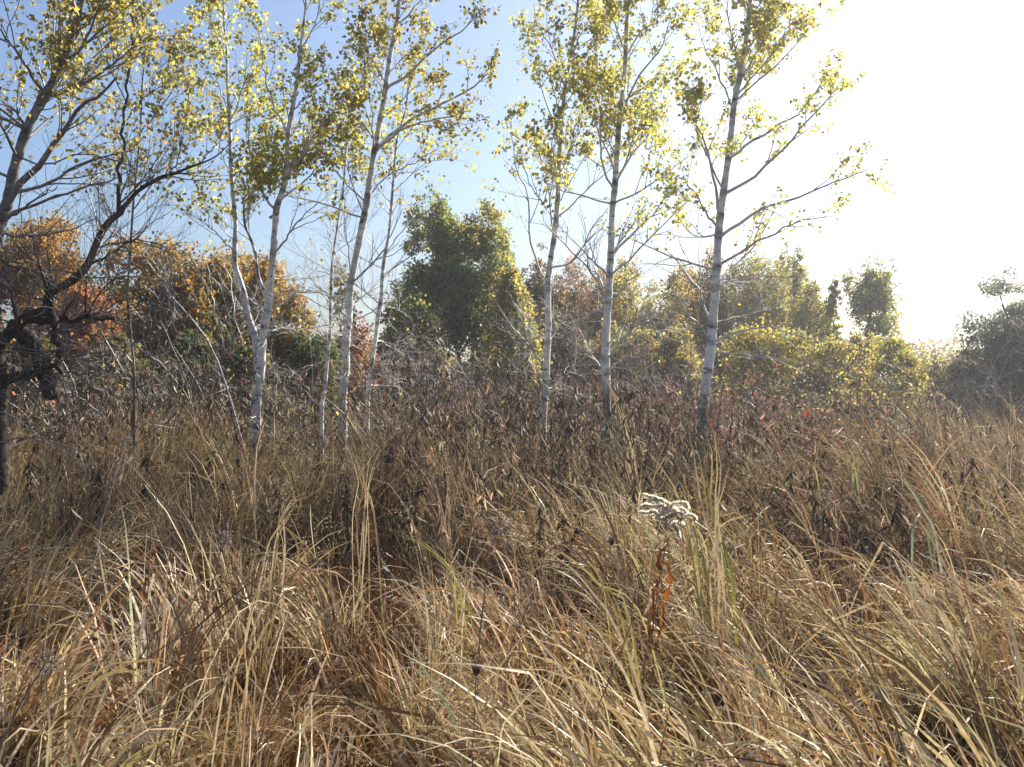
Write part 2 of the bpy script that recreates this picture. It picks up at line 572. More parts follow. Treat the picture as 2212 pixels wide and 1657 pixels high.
poplar("tall white-barked poplar with dark foot at the right end of the row, boughs reaching right",
       [([(1517, 918), (1522, 849), (1534, 763), (1540, 688), (1547, 602), (1551, 516), (1557, 459), (1568, 390), (1577, 321), (1586, 229), (1600, 161), (1611, 86), (1620, 0), (1632, -110), (1640, -260)], px(27, D7), px(5, D7))],
       [([(1552, 512), (1606, 476), (1663, 442), (1732, 419), (1801, 390), (1875, 361), (1904, 350)], .026, .5),
        ([(1565, 424), (1617, 390), (1663, 350), (1709, 298), (1749, 252), (1790, 200)], .022, -.6),
        ([(1577, 344), (1617, 310), (1686, 264), (1732, 241), (1766, 201), (1812, 132)], .022, .4),
        ([(1554, 579), (1583, 556), (1617, 533), (1663, 510), (1709, 487), (1772, 479)], .02, -.4),
        ([(1548, 625), (1577, 608), (1640, 611), (1697, 608)], .013, .3),
        ([(1541, 742), (1594, 717), (1652, 708), (1697, 728), (1749, 740)], .016, -.5),
        ([(1543, 700), (1606, 682), (1669, 665), (1755, 637)], .011, .8),
        ([(1551, 476), (1548, 401), (1525, 298), (1497, 229), (1485, 172)], .024, .3),
        ([(1549, 499), (1514, 459), (1485, 424), (1445, 401)], .017, -.6),
        ([(1540, 705), (1520, 660), (1517, 625), (1497, 596), (1468, 551), (1451, 528)], .02, .4),
        ([(1534, 740), (1508, 705), (1468, 682), (1411, 682)], .014, -.4),
        ([(1617, 66), (1652, 34), (1672, 0), (1700, -40)], .016, .2),
        ([(1590, 215), (1640, 150), (1690, 90), (1720, 60)], .014, -.3),
        ([(1586, 235), (1560, 160), (1535, 90), (1520, 10)], .014, .5),
        ([(1600, 160), (1575, 90), (1560, 20), (1555, -40)], .012, -.5)],
       D7, (540, 330), 4900, 71, auto=15, auto_z=(2.6, 7.0), palette=GOLD, n_single=110, auto_len=(.6, 1.25), dark_base=1.65)

poplar("straight white-barked poplar, second from the right of the row, crooked low branch on its right",
       [([(1309, 918), (1310, 849), (1309, 768), (1313, 688), (1316, 608), (1319, 551), (1322, 459), (1329, 401), (1334, 321), (1339, 252), (1348, 143), (1356, 34), (1361, 0), (1372, -120), (1378, -280)], px(23, D6), px(4, D6))],
       [([(1319, 568), (1339, 533), (1383, 487), (1430, 440), (1465, 380)], .022, .5),
        ([(1318, 600), (1360, 560), (1420, 500), (1480, 440)], .016, -.4),
        ([(1316, 656), (1345, 625), (1350, 611), (1373, 602)], .014, -.3),
        ([(1318, 640), (1342, 630), (1378, 625), (1407, 613)], .01, .5),
        ([(1312, 775), (1319, 768), (1331, 746), (1350, 723), (1364, 706), (1387, 692), (1415, 703), (1435, 703), (1446, 692)], .02, -.6),
        ([(1310, 806), (1333, 785), (1353, 768)], .013, .2),
        ([(1311, 656), (1291, 619), (1266, 585), (1232, 551), (1198, 523), (1170, 495)], .019, -.7),
        ([(1314, 628), (1300, 608), (1291, 580), (1274, 551), (1266, 534)], .015, .4),
        ([(1309, 808), (1285, 774), (1269, 749), (1260, 720), (1249, 703)], .014, .3),
        ([(1337, 277), (1305, 240), (1287, 189), (1265, 143), (1236, 97)], .02, .3),
        ([(1337, 277), (1362, 201), (1383, 166), (1420, 120), (1440, 60)], .02, -.4),
        ([(1327, 415), (1305, 378), (1293, 326), (1293, 280), (1285, 220)], .018, -.5),
        ([(1330, 395), (1360, 340), (1390, 300), (1430, 250)], .017, .5),
        ([(1350, 120), (1390, 60), (1440, 10), (1470, -50)], .015, .3),
        ([(1350, 110), (1320, 50), (1300, -20)], .014, -.4)],
       D6, (500, 300), 4200, 61, dark_base=1.75, auto=14, auto_z=(2.8, 7.2), n_single=110, auto_len=(.6, 1.2))

poplar("slim white-barked poplar with yellow sprig at its foot, third from the right of the row",
       [([(1173, 918), (1176, 849), (1181, 774), (1185, 688), (1184, 619), (1190, 562), (1199, 505), (1203, 436), (1208, 344), (1216, 247), (1224, 172), (1233, 120), (1245, 40), (1252, -60), (1256, -180)], px(19, D5), px(3, D5))],
       [([(1184, 612), (1164, 574), (1147, 528), (1144, 470), (1138, 401), (1121, 367), (1105, 290), (1110, 210)], .018, .4),
        ([(1189, 580), (1224, 574), (1253, 545), (1270, 510), (1305, 465)], .015, -.5),
        ([(1178, 815), (1167, 782), (1147, 757), (1125, 726), (1097, 698), (1083, 673), (1069, 653)], .015, -.6),
        ([(1175, 840), (1153, 791), (1130, 760)], .009, .2),
        ([(1176, 830), (1150, 816), (1131, 808), (1097, 799)], .009, -.5),
        ([(1183, 742), (1170, 729), (1153, 726), (1145, 709), (1131, 692), (1117, 664)], .009, .6),
        ([(1187, 628), (1204, 613), (1217, 597)], .01, .2),
        ([(1201, 476), (1173, 441), (1144, 401), (1125, 340)], .013, -.3),
        ([(1204, 447), (1236, 384), (1265, 326)], .012, .4),
        ([(1212, 290), (1180, 220), (1165, 140), (1160, 60)], .014, .3),
        ([(1222, 190), (1190, 110), (1160, 70), (1150, 30)], .012, -.4),
        ([(1230, 130), (1260, 60), (1290, 0)], .012, .3),
        ([(1206, 380), (1235, 310), (1250, 240)], .012, -.4)],
       D5, (470, 280), 3000, 51, auto=11, auto_z=(2.8, 7.0), n_single=90, auto_len=(.5, 1.1))

poplar("leaning white-barked poplar left of centre with long boughs sweeping up to the right",
       [([(740, 889), (743, 832), (748, 791), (747, 746), (753, 677), (755, 631), (763, 585), (774, 528), (789, 453), (800, 379), (809, 321), (823, 247), (834, 189), (843, 115), (857, 40), (860, 0), (875, -110), (880, -230)], px(23, D3), px(5, D3))],
       [([(809, 330), (834, 297), (880, 257), (938, 223), (995, 189), (1041, 155), (1070, 110)], .026, .4),
        ([(808, 335), (852, 297), (903, 277), (972, 269), (1020, 262)], .018, -.5),
        ([(834, 195), (880, 166), (926, 126), (972, 91), (1006, 75), (1040, 40)], .02, -.3),
        ([(854, 58), (892, 11), (910, -20), (940, -70)], .016, .4),
        ([(787, 460), (760, 401), (745, 344), (743, 292), (740, 240)], .014, .5),
        ([(756, 625), (757, 556), (748, 493), (752, 440)], .012, -.3),
        ([(759, 610), (800, 579), (834, 545), (860, 500), (880, 464)], .016, -.5),
        ([(753, 695), (790, 678), (824, 647), (850, 600)], .011, .5),
        ([(842, 130), (810, 80), (790, 50)], .012, .3),
        ([(836, 180), (805, 130), (790, 95)], .01, -.4),
        ([(747, 748), (735, 728), (722, 738)], .008, -.2),
        ([(795, 420), (840, 370), (900, 330), (950, 290)], .013, .6)],
       D3, (420, 250), 2900, 31, auto=6, auto_z=(3.2, 7.2), n_single=110, auto_len=(.5, 1.0), palette=GOLD2)

poplar("thin bending white poplar stem just right of the leaning poplar, bare twigs low down",
       [([(793, 884), (799, 822), (804, 779), (810, 732), (816, 687), (824, 641), (827, 596), (833, 549), (841, 506), (846, 453), (852, 367), (857, 298), (877, 229), (882, 150)], px(14, 13.8), px(2.5, 13.8))],
       [([(804, 790), (824, 768), (841, 763), (861, 740)], .008, -.4),
        ([(800, 818), (813, 808), (833, 812), (855, 813), (878, 827)], .007, -.6),
        ([(805, 787), (841, 787), (875, 791)], .006, .3),
        ([(820, 660), (850, 664), (875, 681)], .008, .5),
        ([(833, 548), (855, 512), (872, 484), (900, 440)], .01, .3),
        ([(823, 650), (790, 630), (770, 590)], .007, -.3),
        ([(826, 600), (870, 570), (905, 560)], .008, -.5),
        ([(848, 420), (890, 370), (930, 340), (980, 330)], .008, .4)],
       13.8, (460, 260), 500, 41, auto=9, auto_z=(1.8, 5.0), n_single=40, auto_len=(.4, .9), dark_base=.8)

poplar("thinnest white poplar stem, just left of the leaning poplar, nearly leafless",
       [([(695, 889), (702, 850), (707, 799), (710, 760), (714, 709), (714, 664), (716, 619), (717, 577), (721, 540), (730, 484), (740, 413), (745, 344), (748, 310), (755, 200)], px(11, 13.4), px(2, 13.4))],
       [([(713, 690), (690, 640), (680, 600)], .005, .3),
        ([(716, 620), (740, 600), (760, 600)], .006, -.3),
        ([(720, 545), (700, 480), (690, 440)], .006, .3),
        ([(738, 430), (770, 380), (790, 350)], .005, .4)],
       13.4, (430, 270), 330, 42, auto=7, auto_z=(2.2, 5.2), n_single=30, auto_len=(.3, .8), dark_base=.6)

poplar("forked white-barked poplar at left with three stems and olive-gold crown",
       [([(553, 850), (561, 816), (565, 765), (569, 723), (575, 687), (581, 653), (585, 610), (589, 574), (592, 540), (596, 484), (599, 447), (616, 390), (622, 287), (637, 201), (648, 115), (660, 34), (666, -40)], px(27, D1), px(4, D1)),
        ([(556, 800), (554, 760), (548, 717), (534, 681), (527, 641), (517, 605), (506, 577), (502, 540), (503, 484), (502, 476), (493, 390), (487, 315), (482, 229), (479, 143), (473, 57), (468, -40)], px(15, D1), px(3, D1)),
        ([(577, 670), (574, 644), (562, 608), (554, 580), (551, 549), (540, 520), (526, 484), (520, 430)], px(10, D1), px(3, D1))],
       [([(596, 453), (573, 424), (550, 378), (533, 321), (528, 264), (530, 190)], .018, .3),
        ([(571, 742), (588, 720), (605, 709)], .011, -.3),
        ([(582, 668), (605, 650), (621, 616)], .010, .3),
        ([(592, 550), (619, 523), (652, 487), (700, 450)], .016, -.4),
        ([(556, 780), (520, 770), (480, 740)], .008, -.4),
        ([(534, 681), (505, 660), (490, 640)], .006, .3),
        ([(502, 545), (470, 505), (440, 470)], .01, -.4),
        ([(600, 440), (650, 390), (690, 340), (730, 300)], .015, .4),
        ([(490, 370), (450, 300), (420, 260)], .011, .4),
        ([(485, 260), (520, 190), (540, 120)], .011, -.3),
        ([(482, 230), (450, 160), (430, 90)], .011, .4),
        ([(622, 290), (590, 220), (575, 140), (570, 60)], .013, -.3),
        ([(630, 250), (670, 180), (700, 120)], .012, .4),
        ([(650, 110), (690, 50), (700, 0)], .01, -.3),
        ([(617, 390), (670, 320), (720, 240), (735, 180)], .014, -.4)],
       D1, (520, 330), 4300, 21, auto=14, auto_z=(3.0, 6.6), n_single=110, auto_len=(.45, .95))

# trees at the left edge, nearer the camera
poplar("slim dark-stemmed sapling with sparse leaves standing in front of the orange tree at left",
       [([(289, 840), (287, 780), (281, 717), (278, 631), (281, 545), (287, 459), (292, 373), (301, 287), (308, 180), (315, 90), (318, 10)], px(8.5, 11), px(2, 11))],
       [([(280, 560), (250, 500), (230, 450)], .006, .3),
        ([(288, 450), (330, 400), (370, 330), (390, 270)], .008, -.3),
        ([(292, 373), (260, 320), (235, 260), (228, 200)], .008, .3),
        ([(301, 287), (340, 230), (365, 170), (372, 100)], .008, .3),
        ([(283, 530), (330, 500), (380, 480)], .005, -.4)],
       11.0, (440, 150), 620, 15, auto=9, auto_z=(2.8, 5.2), n_single=60, auto_len=(.35, .8), bark=(0.30, 0.27, 0.25), palette=GOLD2, dark_base=1.9, name="sapling_tree")

poplar("gnarled dark tree at the left edge with one crooked limb arching up to the right",
       [([(-8, 950), (-4, 860), (-2, 790), (2, 735), (30, 700), (57, 672), (97, 665), (112, 631), (155, 608), (184, 573), (212, 510), (240, 475), (258, 459), (264, 442), (304, 407), (367, 384), (424, 356), (470, 338), (515, 300)], px(66, 9.5), px(1.5, 9.5)),
        ([(258, 462), (255, 390), (261, 344), (267, 258), (275, 143), (278, 57), (282, -30)], px(11, 9.5), px(4, 9.5)),
        ([(20, 705), (46, 717), (63, 746), (80, 786), (90, 850)], px(40, 9.5), px(30, 9.5)),
        ([(0, 870), (11, 831), (40, 814), (75, 808), (110, 790)], px(30, 9.5), px(14, 9.5)),
        ([(105, 668), (118, 694), (123, 728), (135, 768), (132, 800)], px(22, 9.5), px(10, 9.5)),
        ([(40, 692), (100, 690), (170, 688), (230, 680)], px(24, 9.5), px(7, 9.5))],
       [([(112, 640), (108, 600), (95, 570), (80, 545)], .014, -.3),
        ([(184, 573), (225, 545), (270, 510), (320, 520)], .014, .4),
        ([(225, 540), (290, 525), (350, 540), (400, 560)], .009, -.3),
        ([(170, 600), (220, 600), (270, 590), (300, 600)], .008, .3),
        ([(212, 512), (240, 500), (270, 500)], .007, -.3),
        ([(258, 462), (220, 450), (200, 430)], .007, .4),
        ([(304, 407), (320, 370), (350, 340)], .008, .3),
        ([(367, 384), (400, 340), (410, 300)], .007, -.3),
        ([(255, 390), (240, 350), (215, 330)], .006, .3),
        ([(40, 680), (10, 640), (-20, 600)], .02, .3),
        ([(424, 356), (450, 310), (455, 270)], .006, .3),
        ([(267, 258), (300, 200), (330, 160)], .006, .3),
        ([(270, 210), (240, 140), (230, 90)], .006, -.3),
        ([(80, 786), (130, 770), (190, 760)], .012, .3),
        ([(0, 560), (40, 590), (110, 660), (140, 700)], .008, .6)],
       9.5, (420, 180), 720, 16, pale=False, auto=9, auto_z=(1.8, 3.0), n_single=60, auto_len=(.4, .8), bark=(0.10, 0.083, 0.07), twigcol=(0.15, 0.12, 0.105), low_twigs=6, twig_k=10, palette=GOLD2, name="gnarled_tree", size=.043)

poplar("pale grey tree leaning in from the left edge with dense gold leaves at the top",
       [([(-70, 940), (-55, 800), (-30, 620), (0, 487), (17, 436), (34, 356), (63, 270), (97, 206), (130, 150), (160, 60), (185, -60), (200, -200)], px(40, 9.0), px(9, 9.0))],
       [([(17, 440), (52, 396), (103, 356), (155, 298), (195, 252), (241, 229), (290, 200)], .036, -.4),
        ([(22, 420), (90, 395), (150, 350), (200, 320), (260, 300)], .018, .4),
        ([(12, 470), (60, 435), (115, 400), (170, 370), (230, 330)], .018, .7),
        ([(5, 480), (70, 460), (130, 440), (190, 435)], .014, -.6),
        ([(60, 280), (30, 240), (0, 220), (-30, 200)], .02, .3),
        ([(97, 206), (160, 180), (220, 130), (270, 70)], .02, .3),
        ([(130, 150), (190, 110), (240, 40), (290, -20)], .018, -.4),
        ([(130, 150), (100, 80), (70, 10)], .018, .4),
        ([(150, 90), (200, 20), (250, -50)], .018, .2),
        ([(60, 290), (100, 240), (140, 215), (200, 200)], .012, -.3),
        ([(0, 470), (-40, 400), (-60, 330)], .02, -.3),
        ([(97, 206), (60, 130), (20, 60)], .016, -.4),
        ([(0, 500), (40, 505), (100, 490), (160, 450)], .014, .5),
        ([(103, 356), (150, 330), (210, 330), (280, 350)], .01, .3)],
       9.0, (400, 60), 3400, 17, auto=14, auto_z=(3.4, 5.8), n_single=150, auto_len=(.6, 1.2), bark=(0.27, 0.25, 0.245), palette=GOLD2, twigcol=(.16, .14, .13), dark_base=0.3, name="leaning_tree", size=.045)

# ------------------------------------------------------------------ trees and bushes behind
OAK = [(0.208, 0.143, 0.026, 3.0), (0.13, 0.124, 0.033, 3.0), (0.338, 0.169, 0.026, 2.0), (0.085, 0.091, 0.033, 2.0), (0.26, 0.117, 0.039, 1.0)]
ORANGE = [(0.30, 0.165, 0.035, 4), (0.25, 0.15, 0.04, 3), (0.33, 0.19, 0.035, 2), (0.21, 0.105, 0.035, 3), (0.18, 0.14, 0.05, 3)]
RUST = [(0.26, 0.13, 0.065, 3.0), (0.208, 0.111, 0.052, 3.0), (0.338, 0.143, 0.065, 2.0), (0.169, 0.13, 0.078, 1.0)]
YELO = [(0.36, 0.29, 0.065, 3), (0.29, 0.255, 0.07, 3), (0.21, 0.205, 0.065, 3.5), (0.40, 0.30, 0.06, 1.5), (0.15, 0.155, 0.05, 2)]
GREENP = [(0.15, 0.18, 0.055, 3), (0.20, 0.21, 0.06, 3), (0.26, 0.24, 0.06, 2.5), (0.11, 0.14, 0.05, 2), (0.32, 0.27, 0.06, 1.2)]
GREEN = [(0.05, 0.075, 0.025, 3), (0.07, 0.095, 0.03, 2), (0.10, 0.10, 0.03, 3), (0.045, 0.06, 0.025, 2), (0.11, 0.075, 0.03, 2)]
BROWN = [(0.143, 0.104, 0.065, 3.0), (0.195, 0.13, 0.065, 3.0), (0.117, 0.091, 0.058, 2.0), (0.221, 0.156, 0.065, 1.0)]
GREY = [(0.13, 0.143, 0.104, 3.0), (0.169, 0.182, 0.13, 3.0), (0.104, 0.111, 0.091, 2.0), (0.221, 0.221, 0.156, 1.0)]
DKGREY = [(0.05, 0.055, 0.04, 3), (0.07, 0.075, 0.05, 2), (0.04, 0.04, 0.035, 2)]
REDS = [(0.15, 0.018, 0.016, 3), (0.10, 0.02, 0.02, 2), (0.09, 0.035, 0.03, 4), (0.2, 0.03, 0.02, .7)]
MAROON = [(0.11, 0.05, 0.035, 3), (0.08, 0.045, 0.035, 3), (0.14, 0.065, 0.045, 2), (0.15, 0.035, 0.028, .5)]


def leafy_tree(label, x, top, hw, bot, d, palette, seed, n=6000, name="broadleaf_tree", trunk=None, lobes=16, leaf=0.085, egg=0.5,
               bark=(0.16, 0.13, 0.11), pale=False, fill=0.5, group=None, edge=None, cat="tree", depth=1.0, tr=0.09, gaps=.17, heads=13, edge_z=.2):
    """crown of leaf sprays over lobes: top / bottom in photo pixels, hw half width in pixels"""
    rng = np.random.default_rng(seed)
    n = int(n * 2.9); leaf = leaf * 1.0
    if bot >= 840:
        bot = H0 / 2 + (EYE - .15) * FPX / d
    c0 = P(x, (top + bot) / 2, d)
    hz = (bot - top) / 2 / FPX * d
    hx = hw * 1.28 / FPX * d
    gx = PX(trunk[0] if trunk else x, d)
    loc = np.array([gx, d, 0.0])
    root = thing(name, label, cat, loc, group)
    # lobe centres inside an egg
    u = rng.uniform(-1, 1, (lobes * 6, 3))
    u = u[(u ** 2).sum(1) < 1][:lobes]
    zz = u[:, 2]
    u[0] = (rng.uniform(-.15, .15), 0, .9)
    wprof = 1 - egg * np.clip(u[:, 2], 0, 1) ** 1.5 - .15 * np.clip(-u[:, 2], 0, 1)
    lr = rng.uniform(.28, .46, len(u)) * min(hx, hz) * (1 - .25 * np.clip(u[:, 2], 0, 1))
    lc = np.stack([u[:, 0] * (hx - lr * .75) * wprof, u[:, 1] * (hx - lr * .75) * wprof * depth, u[:, 2] * (hz - lr * .8)], 1) + c0
    # trunk and limbs
    if trunk:
        tp = np.array([P(trunk[0], trunk[1], d), P(trunk[2], trunk[3], d)]) if len(trunk) == 4 else None
    else:
        tp = None
    ttop = c0 + np.array([0, 0, hz * .35])
    if tp is not None:
        w = np.vstack([[tp[0][0], d, -.1], tp[0], tp[1], ttop])
    else:
        w = np.vstack([[c0[0], d, -.1], [c0[0] + rng.normal(0, .08), d, max(.4, c0[2] - hz)], c0 + rng.normal(0, .1, 3), ttop])
    q = resample(w, 22)
    rad = np.linspace(tr, tr * .3, 22)
    V, F = tubes(q[None], rad[None], 8)
    tobj = obj("trunk", mesh_from("trunk", V - loc, [F], np.array(bark), M_PALE if pale else M_DARK, True), root)
    lp, lrad = [], []
    for c in lc:
        k = int(np.clip(np.abs(q[:, 2] - (c[2] - hz * .45)).argmin(), 4, 19))
        mid = (q[k] + c) / 2 + np.array([0, 0, -.08 * hz])
        lp.append(resample([q[k], mid, c], 9)); lrad.append(np.linspace(min(rad[k] * .5, .05), .008, 9))
    lp = np.array(lp); lrad = np.array(lrad)
    for i in range(len(lp)):
        V, F = tubes(lp[i:i + 1], lrad[i:i + 1], 5)
        obj("branch", mesh_from("branch", V - loc, [F], np.array(bark) * .8, M_DARK, True), tobj)
    t1, r1 = spawn(lp, lrad, 9, .4, 1, min(hx, hz) * .3, min(hx, hz) * .7, 6, (.4, 1.2), .2, .6, .01, .004, .04, .14, rng)
    V, F = tubes(t1, r1, 3)
    tw = obj("twigs", mesh_from("twigs", V - loc, [F], np.array(bark) * 1.1, M_TWIG), tobj)
    tw["kind"] = "stuff"
    # leaf sprays spread through a lumpy egg
    ns = max(20, n // 14)
    nh = heads
    hc = np.stack([rng.uniform(-.62, .62, nh), rng.uniform(-.6, .6, nh), rng.uniform(-.6, .62, nh)], 1)
    hs = rng.uniform(.28, .52, nh)
    hc[0] = (rng.uniform(-.1, .1), 0, -.2); hs[0] = .84
    hc[1] = (rng.uniform(-.25, .25), rng.uniform(-.2, .2), .6); hs[1] = .42
    hc[2:, 0] *= 1 - egg * .7 * np.clip(hc[2:, 2], 0, 1)
    hi = rng.choice(nh, ns, p=hs ** 2 / (hs ** 2).sum())
    dirs = norm(rng.normal(0, 1, (ns, 3)))
    bumps = norm(rng.normal(0, 1, (nh, 9, 3)) + np.array([0, 0, .2]))
    bh = rng.uniform(.1, .45, (nh, 9))
    ang = np.arccos(np.clip((bumps[hi] * dirs[:, None, :]).sum(-1), -1, 1))
    surf = .74 + (np.exp(-(ang / .42) ** 2) * bh[hi]).max(1) + rng.normal(0, .09, ns)
    rr = (rng.uniform(fill ** 3, 1, ns)) ** (1 / 3.)
    e = hc[hi] + dirs * (surf * rr * hs[hi])[:, None]
    taperp = 1 - egg * .6 * np.clip(e[:, 2], 0, 1) ** 1.5
    sc_ = c0 + np.stack([e[:, 0] * hx * taperp, e[:, 1] * hx * taperp * depth, e[:, 2] * hz * 1.02], 1)
    hole = vnoise(sc_[:, 0] + sc_[:, 1] * .5, sc_[:, 2], seed + 3, hx * .28)
    sc_ = sc_[hole > gaps]
    ns = len(sc_)
    li = np.zeros(ns, int); lr = np.array([min(hx, hz) * .34])
    spray_col = pick_cols(ns, palette, rng, .16)
    if edge is not None:      # upper sprays blend into the edge palette
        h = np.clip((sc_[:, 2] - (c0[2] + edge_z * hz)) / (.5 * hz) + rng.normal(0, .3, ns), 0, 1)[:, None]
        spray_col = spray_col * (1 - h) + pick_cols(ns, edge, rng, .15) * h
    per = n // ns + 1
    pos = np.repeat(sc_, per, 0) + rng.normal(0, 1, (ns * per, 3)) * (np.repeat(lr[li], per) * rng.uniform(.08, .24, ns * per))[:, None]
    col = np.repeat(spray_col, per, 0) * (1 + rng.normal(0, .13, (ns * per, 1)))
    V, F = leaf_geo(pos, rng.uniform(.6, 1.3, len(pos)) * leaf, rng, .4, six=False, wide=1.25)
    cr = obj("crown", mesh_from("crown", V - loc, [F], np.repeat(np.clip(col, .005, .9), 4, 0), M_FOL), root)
    cr["kind"] = "stuff"
    return root


def shrub(label, x, top, hw, d, seed, palette, nleaf=500, stems=7, twig=6, leaf=.05, stemcol=(.2, .17, .15), name="bare_shrub", group=None, cat="shrub",
          spread=.7, leafz=0.0, rbase=.014, arch=0.03, leaf_from=.3, base_y=0.0):
    rng = np.random.default_rng(seed)
    H = EYE + (H0 / 2 - top) / FPX * d
    hx = hw / FPX * d
    loc = np.array([PX(x, d), d, 0.0])
    root = thing(name, label, cat, loc, group)
    st = np.stack([rng.normal(0, hx * .16, stems), rng.normal(0, hx * .16, stems), np.full(stems, -.05)], 1)
    dr = np.stack([rng.uniform(-1, 1, stems) * hx / H * spread * 1.5, rng.uniform(-1, 1, stems) * hx / H * spread * 1.5, np.ones(stems)], 1)
    L = H * rng.uniform(.8, 1.12, stems)
    p, r = grow(st, dr, L, 12, rbase, arch, .15, rng)
    for i in range(stems):
        V, F = tubes(p[i:i + 1], r[i:i + 1], 5)
        obj("stem", mesh_from("stem", V, [F], np.array(stemcol), M_TWIG, True), root)
    t1, r1 = spawn(p, r, twig, .15, 1, H * .18, H * .5, 8, (.5, 1.3), .0, .55, .007, .003, -.01, .22, rng)
    t2, r2 = spawn(t1, r1, 4, .2, 1, H * .08, H * .24, 5, (.4, 1.1), .05, .6, .004, .002, .0, .22, rng)
    bag = Bag()
    V, F = tubes(t1, r1, 3); bag.add(V, F, np.array(stemcol))
    V, F = tubes(t2, r2, 3); bag.add(V, F, np.array(stemcol) * 1.1)
    tw = obj("twigs", bag.mesh("twigs", M_TWIG), root); tw["kind"] = "stuff"
    if nleaf:
        cand = np.concatenate([t2[:, 1:].reshape(-1, 3), t1[:, 2:].reshape(-1, 3)])
        pr = np.clip((cand[:, 2] - leafz * H) / (.2 * H), .02, 1) * vnoise(cand[:, 0] + cand[:, 1], cand[:, 2], seed, .35) ** 1.5
        ch = rng.choice(len(cand), nleaf, p=pr / pr.sum())
        pos = cand[ch] + rng.normal(0, .05, (nleaf, 3))
        V, F = leaf_geo(pos, rng.uniform(.6, 1.3, nleaf) * leaf, rng, .5, six=False, wide=1.2)
        c = pick_cols(nleaf, palette, rng, .2)
        fo = obj("foliage", mesh_from("foliage", V, [F], np.repeat(c, 4, 0), M_FOL), root); fo["kind"] = "stuff"
    return root


BT = leafy_tree
BT("rounded orange-leaved tree at the far left behind the gnarled limb", 85, 462, 165, 770, 25, ORANGE, 101, 11000, tr=.12, edge=ORANGE, fill=.35, egg=.15)
BT("rust-brown low tree between the orange tree and the dark oak", 195, 610, 95, 830, 22.5, RUST, 102, 4200, tr=.06)
BT("broad dark olive oak with orange-tinged top behind the forked poplar's left", 365, 500, 140, 860, 25, OAK, 103, 12500, tr=.14, edge=ORANGE, fill=.3, lobes=22, egg=.1, edge_z=.5)
BT("smaller oak turning orange-brown directly behind the forked poplar", 505, 525, 95, 860, 26.5, OAK, 104, 8500, tr=.1, edge=ORANGE, fill=.3, egg=.1, edge_z=.5)
BT("golden-orange oak on the right of the forked poplar", 605, 533, 82, 850, 24.5, OAK, 105, 7500, tr=.1, edge=[(.34, .22, .03, 3), (.36, .17, .03, 2)], fill=.3, egg=.2, edge_z=.35)
BT("small green-leaved tree under the golden-orange oak", 662, 705, 72, 870, 21, GREEN, 106, 3600, tr=.05, leaf=.07)
BT("low green bush under the broad dark oak", 425, 715, 60, 860, 20, GREEN, 107, 2600, tr=.04, leaf=.065, name="leafy_bush", cat="bush")
BT("small sparse yellow tree seen in the gap left of the leaning poplar", 737, 560, 40, 720, 28, [(.42, .33, .05, 3), (.36, .3, .05, 2)], 108, 420, lobes=7, tr=.04, leaf=.08)
BT("low russet tree in the sky gap behind the leaning poplar", 775, 672, 62, 850, 30, [(.24, .1, .04, 3), (.18, .09, .04, 3), (.3, .13, .04, 2)], 109, 3600, tr=.06)
BT("dense green-topped poplar left of the central background pair", 938, 398, 80, 800, 30, GREENP, 110, 8500, trunk=(997, 815, 968, 640), tr=.09, bark=(.3, .29, .27), pale=True, fill=.4, edge=[(.22, .2, .04, 2), (.12, .15, .04, 3)], egg=.45, lobes=22, gaps=.3, heads=18, name="background_poplar")
BT("green-gold poplar right of the central background pair, pale trunk below", 1050, 430, 85, 800, 29.5, GREENP, 111, 8500, trunk=(1018, 820, 1030, 640), tr=.09, bark=(.4, .39, .37), pale=True, fill=.4, edge=YELO, egg=.45, lobes=22, gaps=.3, heads=18, name="background_poplar")
BT("bright yellow-green tree against the right side of the central poplar pair", 1108, 545, 58, 840, 28.5, YELO, 112, 6200, tr=.07, fill=.4, egg=.4)
BT("short brown-green tree below the central poplar pair on the left", 900, 640, 75, 860, 27, BROWN, 113, 4800, tr=.06, edge=GREENP)
BT("narrow brown tree just left of the slim poplar's trunk", 1168, 530, 55, 850, 34, BROWN + [(.2, .15, .04, 3)], 114, 5200, tr=.07, egg=.3)
BT("dark bronze tree between the slim poplar and the straight poplar", 1245, 552, 85, 860, 36, RUST + BROWN + [(.2, .16, .04, 4)], 115, 7200, tr=.09, egg=.25)
BT("golden tree directly right of the straight poplar's trunk", 1375, 540, 80, 850, 37, YELO, 116, 6500, tr=.09, egg=.3)
BT("olive-gold tree in the middle distance between the straight poplar and the rightmost poplar", 1452, 570, 72, 850, 35, YELO + BROWN, 117, 5500, tr=.08, egg=.3)
BT("bronze-crowned tree close behind the rightmost poplar's trunk", 1522, 515, 62, 860, 38, OAK + [(.26, .19, .03, 4)], 118, 5800, tr=.09, egg=.35)
BT("tall olive-yellow tree to the right of the rightmost poplar", 1632, 525, 84, 850, 39, YELO, 119, 7800, tr=.1, fill=.4, egg=.35)
BT("green-topped spire tree rising from the olive-yellow wood at right", 1715, 518, 44, 850, 40, GREENP + YELO, 120, 4800, tr=.08, egg=.7)
BT("yellow-olive tree at the right end of the wood, sloping crown", 1750, 585, 62, 850, 38, YELO, 121, 6500, tr=.08, egg=.5)
BT("open thin-leaved small tree left of the lone round tree", 1798, 605, 26, 800, 36, YELO + GREENP, 122, 1300, lobes=9, tr=.05, trunk=(1800, 800, 1801, 720))
BT("lone round-crowned tree standing clear against the white sky at right", 1892, 555, 60, 750, 36, GREENP + [(.2, .18, .04, 4)], 123, 3600, trunk=(1866, 775, 1880, 680), tr=.13, bark=(.2, .19, .17), fill=.6, egg=.15, lobes=18, gaps=.26, heads=17, name="lone_tree")
BT("low yellow-green tree under the lone round tree on its left", 1850, 715, 50, 840, 33, YELO, 124, 3600, tr=.05)
